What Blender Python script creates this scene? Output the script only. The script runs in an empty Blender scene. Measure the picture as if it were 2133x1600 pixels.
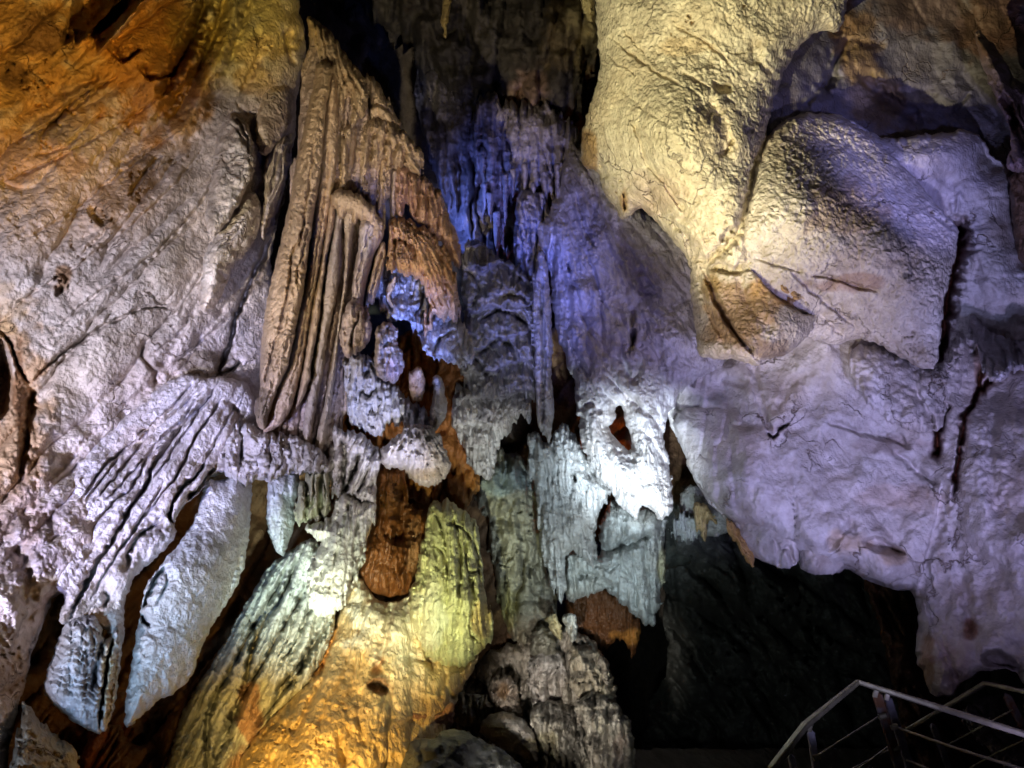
import bpy, math, random
import numpy as np

# ------------------------------------------------------------------ camera frame
W0, H0 = 2133.0, 1600.0
HFOV = math.radians(66)
F = W0/2/math.tan(HFOV/2)
PITCH = math.radians(20)
CAM = np.array([0.0, 0.0, 1.6])
FWD = np.array([0.0, math.cos(PITCH), math.sin(PITCH)])
UPV = np.array([0.0, -math.sin(PITCH), math.cos(PITCH)])
RGT = np.array([1.0, 0.0, 0.0])

def at(x, y, d):
    """photo point (x, y) at depth d metres along the view axis -> world point"""
    x = np.asarray(x, float); y = np.asarray(y, float); d = np.asarray(d, float)
    u = (x-W0/2)/F; v = (H0/2-y)/F
    return CAM + d[..., None]*(FWD + u[..., None]*RGT + v[..., None]*UPV)

scene = bpy.context.scene
COL = scene.collection

# ------------------------------------------------------------------ noise
def _hash(ix, iy, seed):
    h = (ix.astype(np.int64)*374761393 + iy.astype(np.int64)*668265263 + seed*974634777) & 0xffffffff
    h = ((h ^ (h >> 13))*1274126177) & 0xffffffff
    h = h ^ (h >> 16)
    return h
_TA = np.arange(1024)*(2*math.pi/1024); _TC = np.cos(_TA); _TS = np.sin(_TA)
def perlin(x, y, seed=0):
    x = np.asarray(x, float); y = np.asarray(y, float)
    ix = np.floor(x); iy = np.floor(y); fx = x-ix; fy = y-iy; jx = ix.astype(np.int64); jy = iy.astype(np.int64)
    u = fx*fx*fx*(fx*(fx*6-15)+10); v = fy*fy*fy*(fy*(fy*6-15)+10)
    def g(dx, dy):
        a = (_hash(jx+dx, jy+dy, seed) >> 5) & 1023
        return _TC[a]*(fx-dx)+_TS[a]*(fy-dy)
    a = g(0,0)*(1-u)+g(1,0)*u; b = g(0,1)*(1-u)+g(1,1)*u
    return (a*(1-v)+b*v)*1.4
def fbm(x, y, seed=0, octv=4, gain=.5):
    s = 0; a = 1; t = 0
    for k in range(octv):
        s = s+a*perlin(x*2**k+17.3*k, y*2**k-9.1*k, seed+k*13); t += a; a *= gain
    return s/t*1.5
def worley(x, y, seed=0):
    ix = np.floor(x); iy = np.floor(y); best = np.full(x.shape, 9.0); sec = best.copy()
    for dx in (-1,0,1):
        for dy in (-1,0,1):
            cx = ix+dx; cy = iy+dy
            px = cx+_hash(cx, cy, seed)/4294967296.0; py = cy+_hash(cx, cy, seed+7)/4294967296.0
            d = np.hypot(x-px, y-py)
            sec = np.minimum(sec, np.maximum(best, d)); best = np.minimum(best, d)
    return best, sec

def P(s):
    return np.array([[float(c) for c in t.split(',')] for t in s.split()])

def seg_dist(X, Y, pts, closed):
    """unsigned distance, parameter along, side sign"""
    n = len(pts); best = np.full(X.shape, 1e9); par = np.zeros(X.shape); side = np.zeros(X.shape)
    L = 0; m = n if closed else n-1
    lens = [math.hypot(*(pts[(i+1)%n]-pts[i])) for i in range(m)]; tot = sum(lens) or 1
    for i in range(m):
        ax, ay = pts[i]; bx, by = pts[(i+1)%n]; dx = bx-ax; dy = by-ay
        l2 = dx*dx+dy*dy or 1e-9
        t = np.clip(((X-ax)*dx+(Y-ay)*dy)/l2, 0, 1)
        d = np.hypot(X-ax-t*dx, Y-ay-t*dy)
        c = d < best
        best = np.where(c, d, best); par = np.where(c, (L+t*lens[i])/tot, par)
        side = np.where(c, np.sign((X-ax)*dy-(Y-ay)*dx), side)
        L += lens[i]
    return best, par, side
def inside(X, Y, pts):
    n = len(pts); r = np.zeros(X.shape, bool)
    for i in range(n):
        ax, ay = pts[i]; bx, by = pts[(i+1)%n]
        if ay == by: continue
        c = ((ay > Y) != (by > Y)) & (X < (bx-ax)*(Y-ay)/(by-ay)+ax)
        r ^= c
    return r
def sdf(X, Y, pts):
    d, _, _ = seg_dist(X, Y, pts, True)
    return np.where(inside(X, Y, pts), d, -d)
def smooth_poly(pts, it=1):
    for _ in range(it):
        q = np.roll(pts, -1, 0)
        pts = np.stack([pts*.75+q*.25, pts*.25+q*.75], 1).reshape(-1, 2)
    return pts
def smooth_line(pts, it=1):
    for _ in range(it):
        a = pts[:-1]; b = pts[1:]
        m = np.stack([a*.75+b*.25, a*.25+b*.75], 1).reshape(-1, 2)
        pts = np.vstack([pts[:1], m, pts[-1:]])
    return pts

def tps(ctrl):
    """thin-plate spline through (x, y, depth) control points"""
    c = np.array(ctrl, float); n = len(c)
    if n == 1: return lambda X, Y: np.full(X.shape, c[0, 2])
    if n < 4:
        A = np.c_[np.ones(n), c[:, :2]/1000]
        s, *_ = np.linalg.lstsq(A, c[:, 2], rcond=None)
        return lambda X, Y: s[0]+s[1]*X/1000+s[2]*Y/1000
    p = c[:, :2]/1000; D = np.hypot(p[:, None, 0]-p[None, :, 0], p[:, None, 1]-p[None, :, 1])
    U = lambda r: r*r*np.log(r+1e-9)
    M = np.zeros((n+3, n+3)); M[:n, :n] = U(D)+np.eye(n)*1e-4
    M[:n, n] = 1; M[:n, n+1:] = p; M[n, :n] = 1; M[n+1:, :n] = p.T
    w = np.linalg.solve(M, np.r_[c[:, 2], 0, 0, 0])
    def f(X, Y):
        x = X/1000; y = Y/1000; s = w[n]+w[n+1]*x+w[n+2]*y
        for i in range(n): s = s+w[i]*U(np.hypot(x-p[i, 0], y-p[i, 1]))
        return s
    return f

def coords(X, Y, fo):
    """across / along coordinates of a flow: ('a', degrees) parallel to a direction, or (fx, fy) fanning out of a point"""
    if fo[0] == 'a':
        a = math.radians(fo[1]); c, s = math.cos(a), math.sin(a)      # direction of flow, degrees clockwise from straight down
        return X*c+Y*s, -X*s+Y*c
    fx, fy, rr = fo
    r = np.hypot(X-fx, Y-fy); th = np.arctan2(X-fx, Y-fy)
    return th*rr, r

def smoothstep(a, b, x):
    t = np.clip((x-a)/(b-a), 0, 1); return t*t*(3-2*t)

SEED = [100]; QUAL = .8
CHECK = {}
def sheet(name, mat, outline, depth, step=3.0, bulge=.25, edge=60, back=None, skirt=None, wob=(3, 18), teeth=None,
          noise=((90, .06, 5),), flutes=(), terr=(), strokes=(), pits=(), holes=(), pebble=None, col=(.5, .46, .4),
          stains=(), parent=None, rnd=1, warp=(8, 60), seed=None, bumps=(), colvar=.18, gro=.8, specks=()):
    """one rock body: an outline with real thickness, a rounded front that bulges towards the light and carved relief"""
    if seed is None: SEED[0] += 31; seed = SEED[0]
    pts = P(outline) if isinstance(outline, str) else outline
    pts = smooth_poly(pts, rnd); step = step*QUAL
    m = 14
    x0, y0 = pts.min(0)-m; x1, y1 = pts.max(0)+m
    nx = int((x1-x0)/step)+2; ny = int((y1-y0)/step)+2
    X, Y = np.meshgrid(x0+np.arange(nx)*step, y0+np.arange(ny)*step)
    S = sdf(X, Y, pts)
    S = S+wob[0]*fbm(X/wob[1], Y/wob[1], seed+1, 4)*1.4
    if teeth: S = S+teeth[0]*fbm(X/teeth[1], Y/(teeth[1]*7), seed+2, 3)*1.5
    for h in holes:
        hp = smooth_poly(P(h), 1); S = np.minimum(S, -sdf(X, Y, hp)+2*perlin(X/9, Y/9, seed+5))
    ins = S > 0
    base = tps(depth)(X, Y)
    Sc = np.maximum(S, 0)
    t = np.clip(Sc/edge, 0, 1); prof = np.sqrt(np.maximum(1-(1-t)**2, 0))
    # warped coordinates so that carved lines wander like real ones
    wx = X+warp[0]*perlin(X/warp[1], Y/warp[1], seed+11)+2.5*perlin(X/14, Y/14, seed+12)
    wy = Y+warp[0]*perlin(X/warp[1], Y/warp[1], seed+21)+2.5*perlin(X/14, Y/14, seed+22)
    H = np.zeros(X.shape)                 # + = towards the viewer side
    C = np.ones(X.shape+(3,))*np.array(col)
    for sc, am, oc in noise: H += am*fbm(wx/sc, wy/sc, seed+31+int(sc), oc, .5)
    for fo, wl, al, am in flutes:
        a, b = coords(wx, wy, fo)
        n1 = perlin(a/wl, b/al, seed+41+int(wl))+.35*perlin(a/wl*2.3, b/al*2, seed+43+int(wl))
        H += am*(np.sqrt(np.abs(n1)+.002)*1.6-.6)-am*gro*np.exp(-(n1/.11)**2)*np.clip(.55+1.3*perlin(X/70, Y/110, seed+44), 0, 1.2)
    for fo, per, am, wob2 in terr:
        a, b = coords(wx, wy, fo)
        q = b/per+wob2*perlin(a/(per*1.3), b/(per*3), seed+51)+.3*wob2*perlin(a/(per*.35), b/per, seed+52)
        fr = q-np.floor(q)
        H += am*(smoothstep(0, .85, fr)**.7*(1-smoothstep(.9, 1., fr))-.3)
    if pebble:
        for sc, am in pebble:
            b1, b2 = worley(wx/sc, wy/sc, seed+61)
            msk = .45+.55*np.clip(.5+fbm(X/110, Y/110, seed+62, 3), 0, 1.3)
            H += am*msk*(1-np.clip(b1*1.5, 0, 1)**2)
    for bx, by, r, am in bumps:
        H += am*np.exp(-((X-bx)**2+(Y-by)**2)/(r*r))
    for st in strokes:
        lp, w, am = smooth_line(P(st[0]), 1), st[1], st[2]; kind = st[3] if len(st) > 3 else 'g'
        R = w*4+10
        sx = slice(max(0, int((lp[:, 0].min()-R-x0)/step)), max(0, int((lp[:, 0].max()+R-x0)/step)+1))
        sy = slice(max(0, int((lp[:, 1].min()-R-y0)/step)), max(0, int((lp[:, 1].max()+R-y0)/step)+1))
        if X[sy, sx].size == 0: continue
        jx = X[sy, sx]+3.5*perlin(X[sy, sx]/22, Y[sy, sx]/22, seed+71)+1.5*perlin(X[sy, sx]/7, Y[sy, sx]/7, seed+73)
        jy = Y[sy, sx]+3.5*perlin(X[sy, sx]/22, Y[sy, sx]/22, seed+72)+1.5*perlin(X[sy, sx]/7, Y[sy, sx]/7, seed+74)
        d, pa, sd = seg_dist(jx, jy, lp, False)
        tap = np.clip(np.minimum(pa, 1-pa)*7+.12, 0, 1)
        wv = w*np.clip(1+.45*perlin(X[sy, sx]/40, Y[sy, sx]/40, seed+75)+.6*perlin(X[sy, sx]/13, Y[sy, sx]/13, seed+76), .25, 2)
        if kind == 'g': H[sy, sx] -= am*tap*np.exp(-(d/wv)**2)
        elif kind == 'r': H[sy, sx] += am*tap*np.exp(-(d/wv)**2)
        elif kind == 'R':   # layer edge: the side right of the stroke's direction drops back
            H[sy, sx] -= am*tap*np.where(sd > 0, np.exp(-(d/(wv*1.5))**4), np.exp(-(d/2.0)**2))
        elif kind == 'L':
            H[sy, sx] -= am*tap*np.where(sd < 0, np.exp(-(d/(wv*1.5))**4), np.exp(-(d/2.0)**2))
        if len(st) > 4:
            k = (tap*np.exp(-(d/(wv*1.2))**2))[..., None]
            C[sy, sx] = C[sy, sx]*(1-k)+np.array(st[4])*k
    for pt in pits:
        pp = smooth_poly(P(pt[0]), 1); am = pt[1]; sf = pt[2] if len(pt) > 2 else 8
        R = 30; sx = slice(max(0, int((pp[:, 0].min()-R-x0)/step)), max(0, int((pp[:, 0].max()+R-x0)/step)+1))
        sy = slice(max(0, int((pp[:, 1].min()-R-y0)/step)), max(0, int((pp[:, 1].max()+R-y0)/step)+1))
        if X[sy, sx].size == 0: continue
        s = sdf(X[sy, sx], Y[sy, sx], pp)+3*perlin(X[sy, sx]/12, Y[sy, sx]/12, seed+81)
        H[sy, sx] -= am*smoothstep(0, sf, s)
    for bx, by, rx, ry, sc, dens, dp, cc in specks:      # clusters of small solution pits
        msk = np.clip(1.25-((X-bx)/rx)**2-((Y-by)/ry)**2, 0, 1)
        nn = fbm(wx/sc, wy/sc, seed+85, 3)+.45*perlin(X/(sc*4), Y/(sc*4), seed+86)
        k = smoothstep(0, .16, nn-(1-dens)*.9+.0-(1-msk)*1.2)
        H -= dp*k
        if cc is not None: C = C*(1-.8*k[..., None])+np.array(cc)*.8*k[..., None]
    for sx_, sy_, rx, ry, cc, k0 in stains:
        dd = ((X-sx_)/rx)**2+((Y-sy_)/ry)**2+1.1*fbm(X/55, Y/55, seed+91, 4)
        k = (k0*(1-smoothstep(.35, 1.25, dd)))[..., None]
        C = C*(1-k)+np.array(cc)*k
    v1 = fbm(X/120, Y/120, seed+95, 5); v2 = fbm(X/16, Y/16, seed+96, 3)
    C *= (1+colvar*v1+colvar*.6*v2)[..., None]
    wm = np.clip(fbm(X/170, Y/170, seed+97, 4), 0, 1)[..., None]*.35
    C = C*(1-wm)+C*np.array([1.05, .84, .62])*wm
    C = np.clip(C, .01, .9)
    ke = np.clip(Sc/7.0, 0, 1)
    Z = base-bulge*prof-H*ke
    # snap rim vertices to the contour
    gy, gx = np.gradient(S, step); g2 = np.maximum(gx*gx+gy*gy, .05)
    near = (~ins)
    k = np.clip(S/g2, -step*1.3, 0)
    PX = np.where(near, X-gx*k, X); PY = np.where(near, Y-gy*k, Y)
    Z = np.where(near, base, Z)
    cell = (ins[:-1, :-1].astype(int)+ins[1:, :-1]+ins[:-1, 1:]+ins[1:, 1:]) >= 1
    used = np.zeros(X.shape, bool)
    used[:-1, :-1] |= cell; used[1:, :-1] |= cell; used[:-1, 1:] |= cell; used[1:, 1:] |= cell
    idx = -np.ones(X.shape, np.int64); idx[used] = np.arange(used.sum())
    V = at(PX[used], PY[used], Z[used]); CC = C[used]
    jy, jx = np.nonzero(cell)
    q = np.stack([idx[jy, jx], idx[jy+1, jx], idx[jy+1, jx+1], idx[jy, jx+1]], 1)
    F4 = [q]
    # rim edges (cell sides with no neighbour)
    cp = np.pad(cell, 1)
    rim = []
    for (dy, dx, a, b) in ((-1, 0, 3, 0), (1, 0, 1, 2), (0, -1, 0, 1), (0, 1, 2, 3)):
        e = ~cp[jy+1+dy, jx+1+dx]
        rim.append(np.stack([q[e, a], q[e, b]], 1))
    rim = np.vstack(rim)
    if back is not None:                  # closed body: a smoother rear face sharing the rim
        rimset = np.zeros(len(V), bool); rimset[rim.ravel()] = True
        Zb = base+back*prof+.15*back*fbm(X/60, Y/60, seed+99, 3)*prof
        Vb = at(PX[used], PY[used], Zb[used])
        m2 = np.arange(len(V)); keep = ~rimset; m2[keep] = len(V)+np.arange(keep.sum())
        V = np.vstack([V, Vb[keep]]); CC = np.vstack([CC, CC[keep]])
        F4.append(m2[q][:, ::-1])
    if skirt:
        r = np.unique(rim); rm = -np.ones(len(V), np.int64); n0 = len(V)
        rv = V[r]; prev = r
        for k, (fr, sh) in enumerate(((.25, .02), (1.0, .0))):
            rmk = rm.copy(); rmk[r] = len(V)+np.arange(len(r))
            dirs = (rv-CAM); dirs /= np.linalg.norm(dirs, axis=1)[:, None]
            V = np.vstack([V, rv+dirs*skirt*fr]); CC = np.vstack([CC, CC[r]])
            a = rim[:, 0]; b = rim[:, 1]
            pm = np.arange(n0) if k == 0 else pmk
            F4.append(np.stack([pm[b], pm[a], rmk[a], rmk[b]], 1)); pmk = rmk
            if k == 0: pmk = rmk
    F4 = np.vstack(F4)
    me = bpy.data.meshes.new(name)
    me.vertices.add(len(V)); me.vertices.foreach_set('co', V.astype(np.float32).ravel())
    me.loops.add(F4.size); me.loops.foreach_set('vertex_index', F4.astype(np.int32).ravel())
    me.polygons.add(len(F4)); me.polygons.foreach_set('loop_start', np.arange(0, F4.size, 4, dtype=np.int32))
    try: me.polygons.foreach_set('loop_total', np.full(len(F4), 4, np.int32))
    except Exception: pass
    me.update(calc_edges=True); me.validate()
    me.polygons.foreach_set('use_smooth', np.ones(len(me.polygons), bool))
    ca = me.attributes.new('tint', 'FLOAT_COLOR', 'POINT')
    ca.data.foreach_set('color', np.c_[CC, np.ones(len(CC))].astype(np.float32).ravel())
    me.materials.append(mat)
    o = bpy.data.objects.new(name, me); COL.objects.link(o)
    # origin at the middle of the body
    c = V.mean(0); me.transform(__import__('mathutils').Matrix.Translation(-c))
    if parent is None: o.location = c
    else: o.parent = parent; o.location = c-np.array(parent.location)
    return o

def tag(o, label, cat, group=None):
    o['label'] = label; o['category'] = cat
    if group: o['group'] = group
    return o
def struct(o): o['kind'] = 'structure'; return o
def empty(name, x, y, d, label, cat, group=None):
    o = bpy.data.objects.new(name, None); COL.objects.link(o); o.empty_display_size = .3
    o.location = at(x, y, d); return tag(o, label, cat, group)
def strip(path, widths):
    """polygon round a centre line 'x,y x,y ...' with half widths"""
    p = smooth_line(P(path), 1); n = len(p); t = np.linspace(0, 1, n)
    w = np.interp(t, np.linspace(0, 1, len(widths)), widths)
    d = np.gradient(p, axis=0); d /= np.linalg.norm(d, axis=1)[:, None]+1e-9
    nn = np.c_[-d[:, 1], d[:, 0]]
    return np.vstack([p+nn*w[:, None], (p-nn*w[:, None])[::-1]])

# ------------------------------------------------------------------ materials
def rock_mat(name, bscale=9, bstr=.5, bdist=.02, rough=.62, grain=60, gstr=.35, spec=.35, vor=0, streak=0, joints=0.0):
    m = bpy.data.materials.new(name); m.use_nodes = True
    nt = m.node_tree; N = nt.nodes; L = nt.links; b = N['Principled BSDF']
    at_ = N.new('ShaderNodeAttribute'); at_.attribute_name = 'tint'
    tc = N.new('ShaderNodeTexCoord')
    n1 = N.new('ShaderNodeTexNoise'); n1.inputs['Scale'].default_value = bscale; n1.inputs['Detail'].default_value = 9; n1.inputs['Roughness'].default_value = .62
    n2 = N.new('ShaderNodeTexNoise'); n2.inputs['Scale'].default_value = grain*.6; n2.inputs['Detail'].default_value = 4
    mp = N.new('ShaderNodeMapping'); mp.inputs['Scale'].default_value = (1, 1, 1-.8*streak)
    L.new(tc.outputs['Object'], mp.inputs['Vector'])
    for n in (n1, n2): L.new(mp.outputs['Vector'], n.inputs['Vector'])
    # colour: mineral mottling in the stone itself
    cr = N.new('ShaderNodeValToRGB'); cr.color_ramp.elements[0].position = .3; cr.color_ramp.elements[0].color = (.62, .56, .5, 1)
    cr.color_ramp.elements[1].position = .62; cr.color_ramp.elements[1].color = (1.12, 1.12, 1.12, 1)
    L.new(n1.outputs['Fac'], cr.inputs['Fac'])
    mx = N.new('ShaderNodeMix'); mx.data_type = 'RGBA'; mx.blend_type = 'MULTIPLY'; mx.inputs[0].default_value = .8
    L.new(at_.outputs['Color'], mx.inputs[6]); L.new(cr.outputs['Color'], mx.inputs[7])
    L.new(mx.outputs[2], b.inputs['Base Color'])
    b.inputs['Roughness'].default_value = rough; b.inputs['Specular IOR Level'].default_value = spec
    rr = N.new('ShaderNodeMapRange'); rr.inputs[3].default_value = rough-.15; rr.inputs[4].default_value = rough+.2
    L.new(n1.outputs['Fac'], rr.inputs[0]); L.new(rr.outputs[0], b.inputs['Roughness'])
    b1 = N.new('ShaderNodeBump'); b1.inputs['Strength'].default_value = bstr; b1.inputs['Distance'].default_value = bdist*2.5
    L.new(n1.outputs['Fac'], b1.inputs['Height'])
    b2 = N.new('ShaderNodeBump'); b2.inputs['Strength'].default_value = gstr; b2.inputs['Distance'].default_value = bdist*1.6
    L.new(n2.outputs['Fac'], b2.inputs['Height']); L.new(b1.outputs['Normal'], b2.inputs['Normal'])
    last = b2
    if vor:
        v = N.new('ShaderNodeTexVoronoi'); v.inputs['Scale'].default_value = vor; v.feature = 'SMOOTH_F1'
        L.new(mp.outputs['Vector'], v.inputs['Vector'])
        b3 = N.new('ShaderNodeBump'); b3.inputs['Strength'].default_value = .6; b3.inputs['Distance'].default_value = .02; b3.invert = True
        L.new(v.outputs['Distance'], b3.inputs['Height']); L.new(b2.outputs['Normal'], b3.inputs['Normal']); last = b3
    if joints:                            # thin irregular joints filled with darker mineral
        wn = N.new('ShaderNodeTexNoise'); wn.inputs['Scale'].default_value = 2.2; wn.inputs['Detail'].default_value = 6
        L.new(tc.outputs['Object'], wn.inputs['Vector'])
        ad = N.new('ShaderNodeVectorMath'); ad.operation = 'MULTIPLY_ADD'; ad.inputs[1].default_value = (.9, .9, .9)
        L.new(wn.outputs['Color'], ad.inputs[0]); L.new(tc.outputs['Object'], ad.inputs[2])
        ve = N.new('ShaderNodeTexVoronoi'); ve.feature = 'DISTANCE_TO_EDGE'; ve.inputs['Scale'].default_value = 1.7
        L.new(ad.outputs[0], ve.inputs['Vector'])
        m1 = N.new('ShaderNodeMapRange'); m1.inputs[1].default_value = .004; m1.inputs[2].default_value = .022; m1.inputs[3].default_value = 1; m1.inputs[4].default_value = 0
        L.new(ve.outputs['Distance'], m1.inputs[0])
        mk = N.new('ShaderNodeTexNoise'); mk.inputs['Scale'].default_value = 1.3; mk.inputs['Detail'].default_value = 3
        L.new(tc.outputs['Object'], mk.inputs['Vector'])
        m2 = N.new('ShaderNodeMapRange'); m2.inputs[1].default_value = .50; m2.inputs[2].default_value = .60
        L.new(mk.outputs['Fac'], m2.inputs[0])
        mu = N.new('ShaderNodeMath'); mu.operation = 'MULTIPLY'; L.new(m1.outputs[0], mu.inputs[0]); L.new(m2.outputs[0], mu.inputs[1])
        mj = N.new('ShaderNodeMath'); mj.operation = 'MULTIPLY'; mj.inputs[1].default_value = joints; L.new(mu.outputs[0], mj.inputs[0])
        mc = N.new('ShaderNodeMix'); mc.data_type = 'RGBA'; mc.inputs[7].default_value = (.16, .10, .06, 1)
        L.new(mj.outputs[0], mc.inputs[0]); L.new(mx.outputs[2], mc.inputs[6]); L.new(mc.outputs[2], b.inputs['Base Color'])
        b4 = N.new('ShaderNodeBump'); b4.inputs['Strength'].default_value = .8; b4.inputs['Distance'].default_value = .03; b4.invert = True
        L.new(mu.outputs[0], b4.inputs['Height']); L.new(last.outputs['Normal'], b4.inputs['Normal']); last = b4
    L.new(last.outputs['Normal'], b.inputs['Normal'])
    return m

def lamp(name, pos, target, power, color, half_deg, blend=.6, size=.06):
    l = bpy.data.lights.new(name, 'SPOT'); l.energy = power; l.color = color
    l.spot_size = math.radians(half_deg*2); l.spot_blend = blend; l.shadow_soft_size = size
    o = bpy.data.objects.new(name, l); COL.objects.link(o); o.location = pos
    import mathutils
    d = mathutils.Vector(np.array(target)-np.array(pos)); o.rotation_euler = d.to_track_quat('-Z', 'Y').to_euler()
    return o
# ================================================================== materials
M_wall = rock_mat('pale_limestone', 8, .42, .02, .5, 50, .75, joints=.6)
M_peb = rock_mat('pebbly_limestone', 10, .5, .02, .6, 50, .7, vor=26, joints=.5)
M_flow = rock_mat('flowstone', 10, .6, .02, .38, 56, .8, streak=.8, spec=.5)
M_drap = rock_mat('drapery_calcite', 12, .65, .018, .36, 60, .8, spec=.5)
M_dark = rock_mat('dark_limestone', 5, .7, .04, .7, 30, .4)
M_smooth = rock_mat('smooth_limestone', 5, .4, .022, .48, 48, .5, joints=.7)
CREAM = (.62, .56, .50); PALE = (.66, .63, .61); TAN = (.50, .385, .26); ORN = (.47, .25, .09); GREY = (.36, .34, .32)
DARKR = (.15, .13, .11); BRN = (.30, .17, .08); RUST = (.34, .14, .04); OCH = (.55, .38, .16)

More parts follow.
